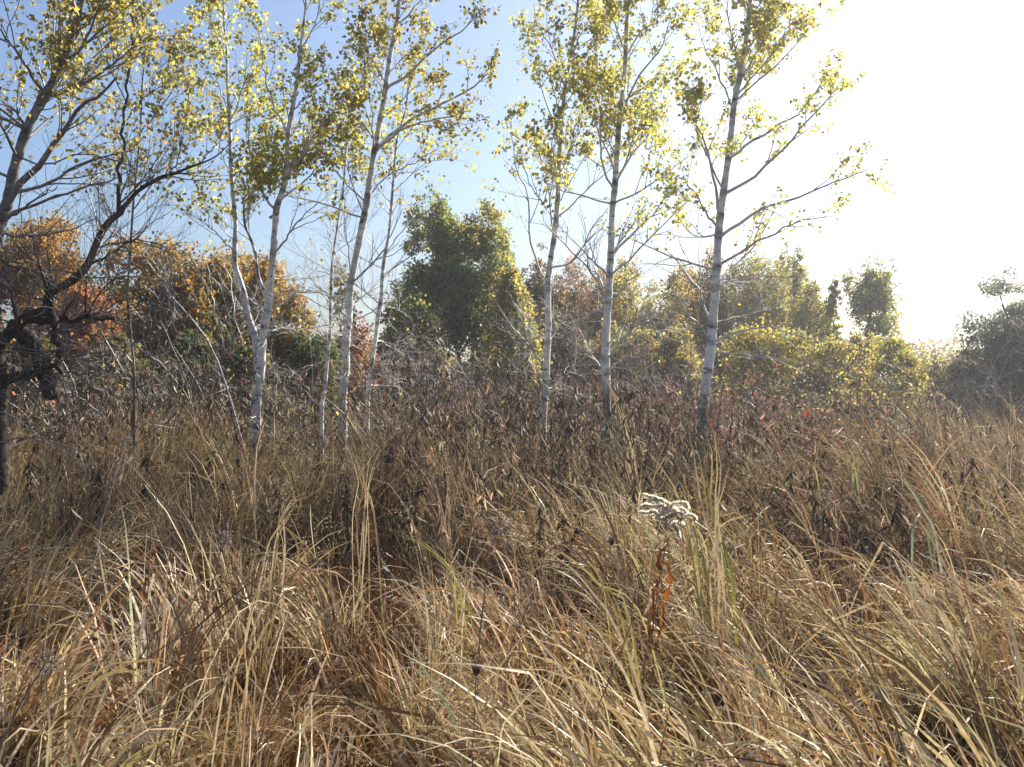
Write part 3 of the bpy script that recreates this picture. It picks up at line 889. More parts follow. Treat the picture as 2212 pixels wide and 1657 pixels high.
BT("yellow-leaved bush at the right foot of the lone round tree", 1935, 722, 70, 890, 27, [(.30, .24, .03, 3), (.22, .2, .04, 3), (.15, .15, .04, 2)], 125, 4600, tr=.04, leaf=.07, name="leafy_bush", cat="bush", egg=.2)
BT("wide yellow-green bush right of the rightmost poplar's foot", 1660, 690, 100, 860, 26, YELO, 126, 6200, tr=.05, leaf=.075, name="leafy_bush", cat="bush", egg=.2)
BT("olive bush between the wide yellow-green bush and the lone tree", 1780, 725, 80, 880, 25, YELO + BROWN, 127, 4800, tr=.05, leaf=.07, name="leafy_bush", cat="bush", egg=.2)
BT("tall grey-green tree at the right edge of the picture", 2165, 590, 92, 800, 27, GREY, 128, 3400, tr=.09, fill=.5, gaps=.4, lobes=18, leaf=.075, egg=.35, name="edge_tree")
BT("dark dense bush filling the right edge below the grey-green tree", 2200, 700, 100, 905, 26, DKGREY, 129, 8500, tr=.07, lobes=22, egg=.2, name="leafy_bush", cat="bush", fill=.3)
BT("dark low bush left of the right-edge bush", 2095, 765, 70, 905, 29, DKGREY + BROWN, 130, 5000, tr=.05, egg=.2, name="leafy_bush", cat="bush", fill=.3)
BT("brownish low bush between the yellow bush and the dark right-edge bushes", 2020, 765, 60, 900, 33, BROWN + YELO, 131, 4200, tr=.05, egg=.2, name="leafy_bush", cat="bush", fill=.3)
BT("bronze-green tree showing between the slim and the straight poplars' trunks", 1300, 575, 62, 860, 41, BROWN + YELO, 140, 5200, tr=.08, egg=.2)
BT("gold-brown tree just left of the bronze-crowned tree", 1480, 560, 55, 860, 41, YELO + RUST, 141, 5000, tr=.08, egg=.2)
BT("olive tree right of the bronze-crowned tree, behind the rightmost poplar", 1580, 565, 60, 860, 41, YELO + BROWN, 142, 5000, tr=.08, egg=.2)
BT("yellow-olive tree between the tall olive-yellow tree and the green spire", 1680, 560, 55, 860, 42, YELO, 143, 4800, tr=.08, egg=.25)
BT("dark thicket tree behind the slim poplar's lower trunk", 1215, 680, 80, 870, 31, BROWN + DKGREY, 132, 5200, tr=.06, egg=.2)
BT("dark olive thicket tree behind the straight poplar's lower trunk", 1340, 690, 80, 870, 30, BROWN + YELO, 133, 5000, tr=.06, egg=.2)
BT("brown thicket tree at the foot of the wood left of the rightmost poplar", 1450, 700, 80, 875, 29, BROWN + YELO, 134, 5000, tr=.06, egg=.2)
BT("dark brown thicket tree below the central poplar pair", 1040, 730, 90, 880, 31, BROWN + MAROON, 135, 5000, tr=.05, egg=.2)
BT("dark olive thicket behind the gnarled tree at the left edge", 40, 690, 110, 900, 19, GREEN + RUST, 136, 6000, tr=.06, egg=.2)
BT("dusky brown thicket under the rust-brown tree at left", 240, 720, 110, 890, 19.5, BROWN + GREEN, 137, 6000, tr=.06, egg=.2)
BT("dark brown thicket behind the forked poplar's foot", 540, 730, 95, 890, 19.5, BROWN + GREEN, 138, 5200, tr=.06, egg=.2)


def distant_wood():
    rng = np.random.default_rng(5)
    n = 70000
    x = rng.uniform(-60, 62, n); y = rng.uniform(64, 78, n)
    h = 2.2 + 2.4 * vnoise(x, y * 0, 8, 6.0) + 1.0 * vnoise(x, y * 0, 9, 2.0)
    z = h * rng.uniform(0, 1, n) ** .55
    c = pick_cols(n, YELO + BROWN + BROWN + GREENP, rng, .2)
    V, F = leaf_geo(np.stack([x, y, z], 1), rng.uniform(.14, .28, n), rng, .2, False, 1.3)
    o = obj("distant_wood", mesh_from("distant_wood", V, [F], np.repeat(c, 4, 0), M_FOL))
    o["kind"] = "stuff"
    tag(o, "low far-off line of autumn woodland closing the meadow", "woodland")


distant_wood()

# bare and red-leaved shrubs at the edge of the meadow
S = shrub
gr = "bare grey shrubs at the meadow edge"
BARE = [(900, 690, 70, 19, "leafless grey shrub below the left side of the central poplar pair"), (960, 735, 70, 21, "leafless twiggy shrub at the foot of the left central background poplar"),
        (1070, 740, 70, 20, "leafless grey shrub at the foot of the right central background poplar"), (1130, 690, 60, 17.5, "tall leafless shrub just left of the slim poplar's trunk"),
        (1230, 680, 75, 18, "tall tangled leafless shrub midway between the slim and the straight poplars"), (1260, 740, 60, 20, "short leafless shrub close to the left of the straight poplar"),
        (1400, 680, 75, 19, "tangled leafless shrub right of the straight poplar's crooked low branch"), (1450, 730, 70, 21, "short leafless shrub midway between the straight and the rightmost poplars"),
        (1640, 700, 70, 18, "leafless shrub in front of the wide yellow-green bush"), (640, 740, 60, 17, "leafless shrub between the forked poplar and the thinnest white stem"),
        (480, 700, 70, 16, "leafless shrub left of the forked poplar's foot"), (180, 730, 70, 14.5, "leafless pale shrub right of the gnarled tree's base"),
        (350, 740, 80, 15.5, "leafless tangled shrub right of the slim dark-stemmed sapling"), (850, 740, 60, 17, "leafless shrub right of the thin bending poplar stem"),
        (2060, 740, 60, 24, "leafless shrub left of the grey-green tree at the right edge"), (2110, 720, 50, 24, "leafless shrub directly before the grey-green tree at the right edge"),
        (1340, 520, 40, 38, "thin leafless treetop showing above the wood right of the straight poplar's trunk"), (1420, 520, 50, 38, "wider leafless treetop above the golden tree")]
for i, (x, top, hw, d, lab) in enumerate(BARE):
    S(lab, x, top, hw, d, 300 + i, BROWN, nleaf=40 if i % 3 else 0, stems=8, twig=6, stemcol=(.22, .195, .18) if i % 2 else (.13, .112, .10), group=gr, spread=1.0)
for i, (x, top, hw, d, lab, pal, nl) in enumerate([
        (1562, 755, 50, 14.5, "scarlet-leaved shrub right beside the rightmost poplar's dark foot", [(.30, .025, .02, 3), (.2, .03, .025, 2), (.12, .05, .04, 3)], 520),
        (1400, 775, 60, 18, "shrub with a few scarlet leaves right of the straight poplar's foot", REDS, 150),
        (1480, 820, 60, 16, "low maroon shrub between the straight and the rightmost poplars", MAROON, 700),
        (1650, 830, 70, 14.5, "dusky maroon shrub to the right of the scarlet-leaved shrub", MAROON, 700),
        (1720, 790, 80, 16.5, "dark tangled shrub in front of the olive bush", BROWN + DKGREY, 900),
        (1800, 850, 75, 10.5, "dark leaning shrub with red leaves out in the right meadow", MAROON + MAROON + BROWN + REDS, 800),
        (1860, 800, 80, 15, "yellow-tinged shrub behind the dark leaning red-leaved shrub", YELO + MAROON, 600),
        (1915, 745, 85, 17, "loose twiggy yellow-olive shrub standing before the lone round tree", [(.17, .16, .05, 3), (.24, .2, .05, 2), (.12, .115, .045, 3)], 1100),
        (1960, 800, 80, 22, "sparse brown shrub below the yellow-leaved bush", BROWN, 500),
        (1000, 800, 80, 22, "low maroon shrub under the central poplar pair", MAROON, 800),
        (1110, 800, 80, 23, "low purple-brown shrub left of the slim poplar's foot", MAROON, 800),
        (1250, 800, 80, 22, "low purple-brown shrub between the slim and the straight poplars", MAROON, 800),
        (1350, 810, 70, 21, "low maroon shrub behind the straight poplar's foot", MAROON, 700)]):
    S(lab, x, top, hw, d, 340 + i, pal, nleaf=nl, stems=9, twig=7, stemcol=(.16, .12, .11), spread=1.0, name="red_shrub" if pal in (REDS, MAROON) else "meadow_shrub", leaf=.045)


def drooping_branch():
    """sunlit dead twigs hanging at the left"""
    rng = np.random.default_rng(77)
    d = 10.4
    loc = np.array([PX(480, d), d, 0.0])
    root = thing("fallen_bough", "bare sunlit bough hanging down in front of the dark oak at left", "branch", loc)
    main = resample([P(575, 905, d + .4) * [1, 1, 0] + [0, 0, -.05], P(470, 780, d + .3), P(370, 640, d + .2), P(300, 540, d), P(262, 520, d - .2)], 14)
    V, F = tubes(main[None], np.linspace(.016, .006, 14)[None], 6)
    st = obj("stem", mesh_from("stem", V - loc, [F], (.34, .3, .27), M_TWIG, True), root)
    for a in range(9):
        x0 = 300 + a * 24 + rng.normal(0, 8)
        y0 = 520 + (x0 - 300) * .28 + rng.normal(0, 10)
        pts = [(x0, y0), (x0 + 25, y0 + 45), (x0 + 45 + rng.normal(0, 8), y0 + 110), (x0 + 62 + rng.normal(0, 14), y0 + 185)]
        q = resample([P(x, y, d + rng.normal(0, .15)) for x, y in pts], 10)
        q += rng.normal(0, .012, q.shape)
        rr = np.linspace(.006, .002, 10)
        V, F = tubes(q[None], rr[None], 5)
        obj("twig", mesh_from("twig", V - loc, [F], (.42, .38, .34), M_TWIG, True), st)
        t, r = spawn(q[None], rr[None], 7, .1, 1, .1, .4, 6, (.3, .8), -.3, .6, .003, .0016, -.03, .12, rng)
        V, F = tubes(t, r, 3)
        o = obj("twigs", mesh_from("twigs", V - loc, [F], (.42, .38, .34), M_TWIG), st); o["kind"] = "stuff"


drooping_branch()

# ------------------------------------------------------------------ meadow
GAPS = [(640, 1430, .5), (1900, 1275, .4), (2120, 1160, .35), (1260, 1265, .25), (900, 1440, .22)]
GAPXY = []
for gx_, gy_, gr_ in GAPS:
    dd = (EYE - .35) / ((gy_ - H0 / 2) / FPX)
    GAPXY.append((PX(gx_, dd), dd, gr_))


def gap_factor(x, y):
    f = np.ones_like(x)
    for gx_, gy_, r in GAPXY:
        f = np.minimum(f, np.clip(np.hypot(x - gx_, (y - gy_) * .7) / r * 1.1 - .55, 0, 1))
    return f


def blades(x, y, L, th0, az, bend, width, segs, rng, kink=.3, roll=None, pw=2.0, z0=-.02, tipw=.12, taper_from=.45):
    """grass blades as ribbons -> V, F"""
    n = len(x)
    s = np.linspace(0, 1, segs + 1)
    th = th0[:, None] + bend[:, None] * s[None, :] ** pw
    kk = rng.random(n) < kink
    ks = rng.uniform(.35, .8, n)
    ka = rng.uniform(.5, 1.5, n) * kk
    th = th + ka[:, None] * (s[None, :] > ks[:, None])
    th = np.clip(th, -2.8, 2.8)
    wob = az[:, None] + np.cumsum(rng.normal(0, .10, (n, segs + 1)), 1)
    dx = np.sin(th) * np.cos(wob); dy = np.sin(th) * np.sin(wob); dz = np.cos(th)
    st = (L / segs)[:, None]
    p = np.zeros((n, segs + 1, 3))
    p[:, 0] = np.stack([x, y, np.full(n, z0)], 1)
    p[:, 1:, 0] = x[:, None] + np.cumsum(dx[:, :-1] * st, 1)
    p[:, 1:, 1] = y[:, None] + np.cumsum(dy[:, :-1] * st, 1)
    p[:, 1:, 2] = np.maximum(z0 + np.cumsum(dz[:, :-1] * st, 1), .01)
    ra = (rng.normal(1.15, .6, n) if roll is None else roll)
    tw = ra[:, None] + s[None, :] * rng.normal(0, .9, n)[:, None]
    side = np.stack([-np.sin(wob), np.cos(wob), np.zeros_like(wob)], -1)
    tan = np.stack([dx, dy, dz], -1)
    nor = np.cross(side, tan)
    wv = side * np.cos(tw)[..., None] + nor * np.sin(tw)[..., None]
    prof = np.where(s < taper_from, .75 + .25 * s / taper_from, 1 - (1 - tipw) * ((s - taper_from) / (1 - taper_from)) ** 1.3)
    hw = width[:, None] * prof[None, :] * .5
    V = np.stack([p - wv * hw[..., None], p + wv * hw[..., None]], 2)   # n, segs+1, 2, 3
    b = np.arange(n)[:, None] * (segs + 1) * 2 + np.arange(segs)[None, :] * 2
    F = np.stack([b, b + 1, b + 3, b + 2], -1).reshape(-1, 4)
    return V.reshape(-1, 3), F


STRAW = [(0.44, 0.315, 0.145, 4), (0.69, 0.565, 0.345, 3.8), (0.28, 0.165, 0.065, 3), (0.17, 0.08, 0.032, 2.6), (0.42, 0.35, 0.245, 1.3), (0.085, 0.042, 0.02, 2.4), (0.22, 0.21, 0.055, .15)]
THATCH = [(0.15, 0.07, 0.025, 4), (0.10, 0.044, 0.018, 3.5), (0.20, 0.115, 0.045, 3), (0.055, 0.028, 0.015, 3), (0.34, 0.24, 0.12, .9)]
MIDST = [(0.30, 0.21, 0.10, 3), (0.17, 0.11, 0.06, 2), (0.50, 0.39, 0.22, 3), (0.10, 0.068, 0.042, 3), (0.20, 0.11, 0.055, 2), (0.22, 0.19, 0.06, .6)]


def scatter(rng, d0, d1, dens):
    area = .56 * (d1 ** 2 - d0 ** 2) + 2.4 * (d1 - d0)
    n = int(area * dens)
    d = np.sqrt(rng.uniform(d0 ** 2, d1 ** 2, n))
    x = rng.uniform(-1, 1, n) * (.56 * d + 1.2)
    return x, d


def lean_field(x, y, rng):
    """azimuth of lean: left part of the meadow leans right, the rest leans left"""
    u = x / np.maximum(y, .5)
    m = 1 / (1 + np.exp(-(u + .17 + (vnoise(x, y, 21, 1.1) - .5) * .5) / .035))
    left_az = rng.normal(0.15, .75, len(x))
    right_az = np.pi + rng.normal(-.25, .6, len(x))
    return np.where(rng.random(len(x)) < m, right_az, left_az)


def meadow():
    rng = np.random.default_rng(90)
    # straw tussocks
    for (nm, d0, d1, tus, per, segs, wid, lab) in [
            ("foreground_grass", 1.2, 3.6, 18, 44, 8, .0130, "long tan dry grass leaning and curling across the foreground"),
            ("meadow_grass", 3.6, 7.5, 15, 47, 7, .0126, "straw-coloured tussocky grass across the near meadow"),
            ("middle_meadow_grass", 7.5, 13, 15, 32, 5, .0130, "brown and straw grass of the middle meadow before the poplars"),
            ("far_meadow_grass", 13, 30, 6, 20, 3, .016, "dull brown grass of the far meadow around the poplars")]:
        tx, ty = scatter(rng, d0, d1, tus)
        g = gap_factor(tx, ty)
        keep = rng.random(len(tx)) < (.02 + .98 * g) * np.clip(2.6 * vnoise(tx, ty, 31, .55) - .58, .05, 1)
        tx, ty = tx[keep], ty[keep]
        T = len(tx)
        taz = lean_field(tx, ty, rng)
        tlean = np.abs(rng.normal(.45, .2, T)) + .22 * np.clip((tx / ty - .02) / .2, 0, 1)
        tall = 1.0 if d1 < 8 else 1.3
        tlen = tall * (.30 + .85 * vnoise(tx, ty, 32, .7)) * rng.uniform(.75, 1.25, T)
        tcol = pick_cols(T, STRAW if d1 < 8 else MIDST + STRAW[:3], rng, .15)
        k = rng.poisson(per, T)
        i = np.repeat(np.arange(T), k)
        n = len(i)
        rr = np.abs(rng.normal(0, .085, n)); ra = rng.uniform(0, 2 * np.pi, n)
        x = tx[i] + rr * np.cos(ra); y = ty[i] + rr * np.sin(ra)
        spread = rng.random(n) < .16
        az = np.where(spread, ra + rng.normal(0, .5, n), taz[i] + rng.normal(0, .42, n))
        up_ = 1.0 if d1 < 8 else .55
        th0 = np.abs(tlean[i] * .5 + rng.normal(0, .16, n)) * up_
        bend = tlean[i] * 1.0 + np.abs(rng.normal(.85, .8, n)) * up_
        L = tlen[i] * rng.uniform(.45, 1.15, n)
        w = wid * rng.uniform(.45, 1.25, n)
        V, F = blades(x, y, L, th0, az, bend, w, segs, rng)
        own = pick_cols(n, STRAW if d1 < 8 else MIDST, rng, .2)
        c = tcol[i] * .45 + own * .55
        o = obj(nm, mesh_from(nm, V, [F], np.repeat(c, (segs + 1) * 2, 0), M_GRASS))
        o["kind"] = "stuff"; tag(o, lab, "grass")
    # short matted thatch
    bag = Bag()
    for d0, d1, dens, segs in [(1.2, 3.6, 1500, 4), (3.6, 7.5, 800, 3), (7.5, 13, 220, 3)]:
        x, y = scatter(rng, d0, d1, dens)
        kp = rng.random(len(x)) < .25 + .75 * gap_factor(x, y)
        x, y = x[kp], y[kp]
        n = len(x)
        az = lean_field(x, y, rng) + rng.normal(0, .9, n)
        V, F = blades(x, y, rng.uniform(.12, .42, n), np.abs(rng.normal(.5, .35, n)), az, rng.normal(.6, .6, n), rng.uniform(.003, .009, n), segs, rng, kink=.4)
        bag.add(V, F, np.repeat(pick_cols(n, THATCH, rng, .25), (segs + 1) * 2, 0))
    o = obj("thatch", bag.mesh("thatch", M_GRASS)); o["kind"] = "stuff"
    tag(o, "matted reddish-brown dead grass low down among the tussocks", "grass")


meadow()


def weed_geo(x, y, H, rng, leaf_n=14, head=True, tone=None, lean=None, leafsize=.055, headn=16, stem_r=.0035, headpal=None, headk=1.0):
    """withered upright weeds, vectorised -> three (V, F, C) sets: stems, leaves, heads"""
    n = len(x)
    pos = np.stack([x, y, np.full(n, -.02)], 1)
    d = np.stack([rng.normal(0, .10, n), rng.normal(0, .10, n), np.ones(n)], 1)
    if lean is not None:
        d[:, :2] += lean
    p, r = grow(pos, d, H, 7, stem_r, .03, .035, rng)
    sc_ = np.array([.10, .068, .045]) * rng.uniform(.5, 1.6, (n, 1))
    Vs, Fs = tubes(p, r, 3)
    out = [(Vs, Fs, np.repeat(sc_, 21, 0))]
    t = rng.uniform(.3, .97, (n, leaf_n)) * 6
    i0 = np.minimum(t.astype(int), 5); f = (t - i0)[..., None]
    rows = np.arange(n)[:, None]
    lp = (p[rows, i0] * (1 - f) + p[rows, i0 + 1] * f).reshape(-1, 3)
    m = len(lp)
    tip = rng.normal(0, 1, (m, 3)) * np.array([.8, .8, .5]); tip[:, 2] -= 1.5
    tip = norm(tip); side = norm(np.cross(tip, rng.normal(0, 1, (m, 3)))); nor = np.cross(side, tip)
    V, F = leaf_geo(lp, rng.uniform(.5, 1.5, m) * leafsize, rng, six=False, wide=.22, axes=(side, tip, nor))
    pal = [(.105, .072, .05, 3), (.052, .037, .028, 4), (.155, .11, .074, 3), (.38, .29, .18, 2.6), (.15, .075, .045, .8)]
    c = pick_cols(m, pal, rng, .25)
    if tone is not None:
        c = c * np.repeat(tone, leaf_n, 0)
    out.append((V, F, np.repeat(c, 4, 0)))
    if head:
        hp = np.repeat(p[:, -1], headn, 0) + rng.normal(0, 1, (n * headn, 3)) * np.array([.035, .035, .05])
        V, F = leaf_geo(hp, rng.uniform(.012, .03, n * headn) * headk, rng, -.4, six=False, wide=.5)
        hpal = headpal or [(.30, .235, .165, 3), (.19, .14, .1, 3), (.11, .08, .06, 3), (.44, .37, .28, 1.2)]
        hc = pick_cols(n, hpal, rng, .15)
        out.append((V, F, np.repeat(np.repeat(hc, headn, 0) * rng.uniform(.7, 1.3, (n * headn, 1)), 4, 0)))
    return out


def weed_mass():
    rng = np.random.default_rng(91)
    for nm, d0, d1, dens, lab in [("near_weeds", 6.2, 9, 9, "scattered brown withered weeds rising through the near meadow grass"),
                                  ("middle_weeds", 9, 16, 23, "dense dark brown withered weeds in a belt before the poplars"),
                                  ("far_weeds", 16, 30, 13, "dull brown withered weeds behind the poplars up to the thicket")]:
        x, y = scatter(rng, d0, d1, dens)
        u = x / y
        keep = rng.random(len(x)) < np.clip(-.1 + 1.7 * vnoise(x, y, 41, 1.5) - .35 * (u > .38) * (y > 9), 0, 1)
        keep &= ~((u < -.17) & (y < 10.5) & (rng.random(len(x)) < .8))
        x, y = x[keep], y[keep]; u = x / y
        H = (.62 + .5 * vnoise(x, y, 42, 1.6)) * rng.uniform(.62, 1.2, len(x)) 
        H = H * np.clip(.55 + .45 * (y - 5) / 4, .5, 1) * np.interp(u, [-.5, -.2, .1, .25, .4], [1.45, 1.42, 1.32, 1.1, .95]) * np.clip(1.25 - .012 * y, .8, 1.1) * np.interp(y, [8, 10], [1, 1.34])
        pt = vnoise(x, y, 43, 1.3)[:, None]
        tone = (.55 + 1.0 * pt) * np.array([1, 1, 1]) * (1 + (vnoise(x, y, 44, 1.8)[:, None] - .5) * np.array([[.1, .25, .1]]))
        bag = Bag()
        for V, F, C in weed_geo(x, y, H, rng, tone=tone, leaf_n=16 if d1 < 20 else 12, headn=12, leafsize=.10 if d1 < 20 else .12, stem_r=.0035 if d1 < 20 else .005):
            bag.add(V, F, C)
        o = obj(nm, bag.mesh(nm, M_WEED)); o["kind"] = "stuff"
        tag(o, lab, "weeds")


weed_mass()


def grass_stems():
    rng = np.random.default_rng(95)
    x, y = scatter(rng, 2.6, 10, 9)
    H = rng.uniform(.55, 1.0, len(x))
    hd = [(.46, .36, .22, 3), (.34, .24, .14, 2), (.2, .13, .08, 2)]
    bag = Bag()
    for V, F, C in weed_geo(x, y, H, rng, leaf_n=1, headn=22, leafsize=.05, stem_r=.0022, headk=.6, lean=np.stack([rng.normal(-.12, .22, len(x)), rng.normal(0, .15, len(x))], 1), headpal=hd):
        bag.add(V, F, C)
    o = obj("grass_stems", bag.mesh("grass_stems", M_WEED)); o["kind"] = "stuff"
    tag(o, "thin tan flowering stems standing singly above the near grass", "grass")


grass_stems()


def weed_plants():
    """dark withered stalks that stand out singly"""
    rng = np.random.default_rng(92)
    spots = [(1150, 1080, 6.2), (1175, 1075, 6.6), (1235, 1090, 6.8), (1480, 1010, 8.5), (1630, 1030, 7.5), (1680, 1000, 8.0), (1800, 1010, 7.5), (1860, 1040, 7.0), (1760, 1080, 6.0), (1960, 960, 9.0),
             (2050, 960, 9.0), (2130, 970, 8.5), (2180, 1000, 8.0), (2000, 1010, 7.6), (1560, 960, 9.5), (1400, 960, 9.5), (1300, 990, 8.8), (1060, 1000, 8.4), (960, 980, 9.0), (880, 1000, 8.5),
             (810, 960, 9.5), (700, 960, 9.5), (620, 990, 8.7), (540, 970, 9.0), (460, 960, 9.2), (380, 980, 8.8), (300, 960, 9.2), (220, 990, 8.5), (140, 960, 9.0), (60, 980, 8.6),
             (1720, 950, 9.8), (1660, 960, 9.6), (1340, 950, 10), (1210, 960, 9.8), (1110, 950, 10.2), (1000, 940, 10.5), (2085, 1000, 7.8), (1925, 1000, 8.2), (450, 1010, 8), (760, 1010, 8.2)]
    protos = []
    for k in range(6):
        sets = weed_geo(np.zeros(1), np.zeros(1), np.array([1.0]), rng, leaf_n=60, headn=36, leafsize=.10, stem_r=.006, tone=np.array([[.45, .45, .45]]), headpal=[(.09, .065, .05, 2), (.16, .12, .09, 1)])
        nm = ("stem", "withered_leaves", "seed_head")
        protos.append([mesh_from(nm[j], V, [F], C, M_WEED) for j, (V, F, C) in enumerate(sets)])
    for i, (x, y, d) in enumerate(spots):
        top = P(x, y, d)
        root = thing("withered_weed_stalk", "dark withered weed stalk standing above the brown middle meadow", "weed", (top[0], d, 0), "dark withered weed stalks")
        h = max(.5, top[2])
        root.scale = (1.0, 1.0, h)
        root.rotation_euler = (0, 0, rng.uniform(0, 6.28))
        for j, me in enumerate(protos[i % 6]):
            o = obj(("stem", "withered_leaves", "seed_head")[j], me, root)
            if j:
                o["kind"] = "stuff"


weed_plants()


# ------------------------------------------------------------------ single plants of the foreground
def ribbon(pts, w, n=12, tip=.1, face=None, rng=RNG):
    """one leaf blade through world points, its flat side to 'face'"""
    q = resample(pts, n)
    tan = norm(np.gradient(q, axis=0))
    fv = np.array([0.3, -1, .2]) if face is None else np.asarray(face, float)
    side = norm(np.cross(tan, fv))
    s = np.linspace(0, 1, n)
    hw = w * .5 * np.where(s < .5, .8 + .4 * s, 1 - (1 - tip) * ((s - .5) / .5) ** 1.4)
    nor = np.cross(side, tan)
    V = np.stack([q - side * hw[:, None], q + nor * hw[:, None] * .35, q + side * hw[:, None]], 1).reshape(-1, 3)
    b = np.arange(n - 1)[:, None] * 3
    F = np.concatenate([b + np.array([[0, 1, 4, 3]]), b + np.array([[1, 2, 5, 4]])])
    return V, F


def blade_clump(label, base, tips, d, cols, width, seed, name, cat="grass clump", droop=0.0, face=None):
    rng = np.random.default_rng(seed)
    b = P(base[0], base[1], d)
    loc = np.array([b[0], d, 0.0])
    root = thing(name, label, cat, loc)
    for i, t in enumerate(tips):
        dd = d + rng.normal(0, .12)
        jx, jy = rng.normal(0, .07), rng.normal(0, .07)
        tl = P(t[-1][0], t[-1][1], dd)
        start = np.array([b[0] + jx - (tl[0] - b[0]) * .45, d + jy, -.02])
        mid0 = np.array([b[0] + jx * .7, d + jy, b[2]])
        pts = [start, mid0] + [P(x, y, dd) for x, y in t]
        V, F = ribbon(pts, width * rng.uniform(.55, 1.0), 14, face=(rng.normal(0, .5), -1, rng.normal(.1, .3)))
        c = pick_cols(1, cols, rng, .1)[0]
        s = np.repeat(np.linspace(0, 1, 14), 3)[:, None]
        tipc = np.array([.45, .36, .16])
        C = c * (1 - .5 * s ** 3) + tipc * .5 * s ** 3
        obj("blade", mesh_from("blade", V - loc, [F], C, M_GRASS, True), root)
    return root


YG = [(.26, .27, .045, 3), (.32, .30, .05, 3), (.36, .30, .06, 2)]
STR = [(.48, .37, .2, 3), (.58, .47, .29, 2), (.38, .27, .13, 2)]
blade_clump("upright yellow-green sword-leaf clump right of the white fluffy plume", (1543, 1235),
            [[(1520, 1110), (1497, 970), (1488, 935)], [(1530, 1120), (1515, 1010), (1500, 950)], [(1536, 1100), (1540, 990), (1522, 930)], [(1545, 1090), (1550, 1000), (1540, 930)],
             [(1548, 1100), (1558, 1010), (1535, 915)], [(1550, 1110), (1562, 1060), (1575, 1010)], [(1540, 1120), (1528, 1040), (1518, 990)]], 5.0, YG + STR, .019, 1, "sword_leaf_clump")
blade_clump("arching yellow-green sword leaves rising behind the white fluffy plume to its left", (1505, 1200),
            [[(1480, 1120), (1440, 1040), (1385, 1000)], [(1482, 1120), (1450, 1040), (1400, 975)], [(1490, 1110), (1470, 1040), (1440, 1015)], [(1495, 1120), (1480, 1040), (1460, 1000)], [(1500, 1140), (1490, 1090), (1470, 1060)]],
            4.9, YG + STR, .02, 2, "sword_leaf_clump")
blade_clump("slanting grey-green blades in the right meadow left of the dark hollow", (2020, 1160),
            [[(1990, 1100), (1960, 1050), (1930, 1015)], [(1995, 1105), (1970, 1060), (1945, 1020)], [(2000, 1110), (1980, 1065), (1950, 1035)], [(2005, 1120), (1985, 1080), (1965, 1045)], [(2010, 1130), (1975, 1075), (1925, 1040)]],
            6.0, [(.20, .24, .14, 2), (.28, .3, .2, 2), (.4, .38, .28, 1)], .018, 3, "sword_leaf_clump")
blade_clump("green grass blades by the dark leaning red-leaved shrub", (1855, 1040),
            [[(1845, 990), (1830, 960), (1822, 935)], [(1850, 1000), (1840, 965), (1838, 940)], [(1860, 1005), (1850, 980), (1845, 960)], [(1845, 1010), (1815, 985), (1790, 990)], [(1850, 1015), (1825, 1000), (1800, 1010)]],
            8.2, [(.22, .26, .09, 2), (.32, .33, .15, 2)], .018, 4, "sword_leaf_clump")
blade_clump("lime-green grass arching left in the centre foreground", (1010, 1290),
            [[(960, 1215), (900, 1165), (830, 1140)], [(970, 1230), (920, 1180), (860, 1155)], [(980, 1240), (950, 1200), (900, 1160)], [(985, 1250), (960, 1220), (930, 1195)], [(990, 1240), (955, 1190), (910, 1140)]],
            4.4, [(.25, .28, .05, 2), (.34, .32, .09, 2)], .010, 5, "green_grass_tuft")
blade_clump("yellow-green grass tuft sloping left in the centre right foreground", (1330, 1310),
            [[(1290, 1260), (1240, 1210), (1180, 1180)], [(1295, 1265), (1250, 1220), (1195, 1185)], [(1300, 1270), (1260, 1225), (1210, 1190)], [(1305, 1275), (1270, 1235), (1225, 1200)], [(1285, 1270), (1235, 1225), (1175, 1200)], [(1305, 1265), (1270, 1215), (1220, 1170)]],
            4.2, [(.30, .28, .07, 3), (.38, .33, .12, 2)], .010, 6, "green_grass_tuft")
blade_clump("orange-brown upright blades at the right edge of the near meadow", (2160, 1320),
            [[(2158, 1250), (2152, 1200), (2145, 1160)], [(2162, 1250), (2160, 1210), (2158, 1175)], [(2166, 1260), (2168, 1220), (2170, 1190)]], 4.0, [(.32, .15, .04, 2), (.4, .24, .08, 1)], .010, 7, "orange_blade_clump")
blade_clump("tall upright straw tuft at left of centre below the leaning poplar", (790, 1130),
            [[(775, 1040), (755, 980), (740, 930)], [(780, 1040), (770, 980), (760, 940)], [(785, 1040), (785, 980), (780, 935)], [(792, 1040), (800, 980), (808, 945)], [(796, 1045), (815, 985), (838, 950)], [(790, 1050), (772, 1000), (750, 965)], [(795, 1060), (810, 1010), (830, 985)], [(785, 1060), (765, 1010), (735, 980)]],
            6.0, STR + [(.36, .22, .1, 2)], .010, 8, "straw_tuft")
blade_clump("pale straw tuft bending right in the left middle of the meadow", (600, 1200),
            [[(612, 1120), (630, 1080), (668, 1062)], [(610, 1125), (625, 1085), (660, 1075)], [(608, 1130), (618, 1090), (650, 1080)], [(612, 1130), (635, 1095), (672, 1090)], [(605, 1130), (612, 1085), (640, 1060)], [(602, 1140), (605, 1100), (625, 1075)], [(610, 1140), (630, 1110), (662, 1110)]],
            5.2, STR, .013, 9, "straw_tuft")
blade_clump("feathery straw spray leaning right on a bare stalk at left foreground", (515, 1480),
            [[(530, 1390), (550, 1300), (585, 1240)], [(530, 1390), (552, 1295), (600, 1255)], [(528, 1395), (545, 1305), (575, 1230)], [(545, 1420), (590, 1330), (655, 1290)], [(540, 1430), (580, 1340), (640, 1300)]],
            3.4, STR, .011, 10, "straw_tuft")
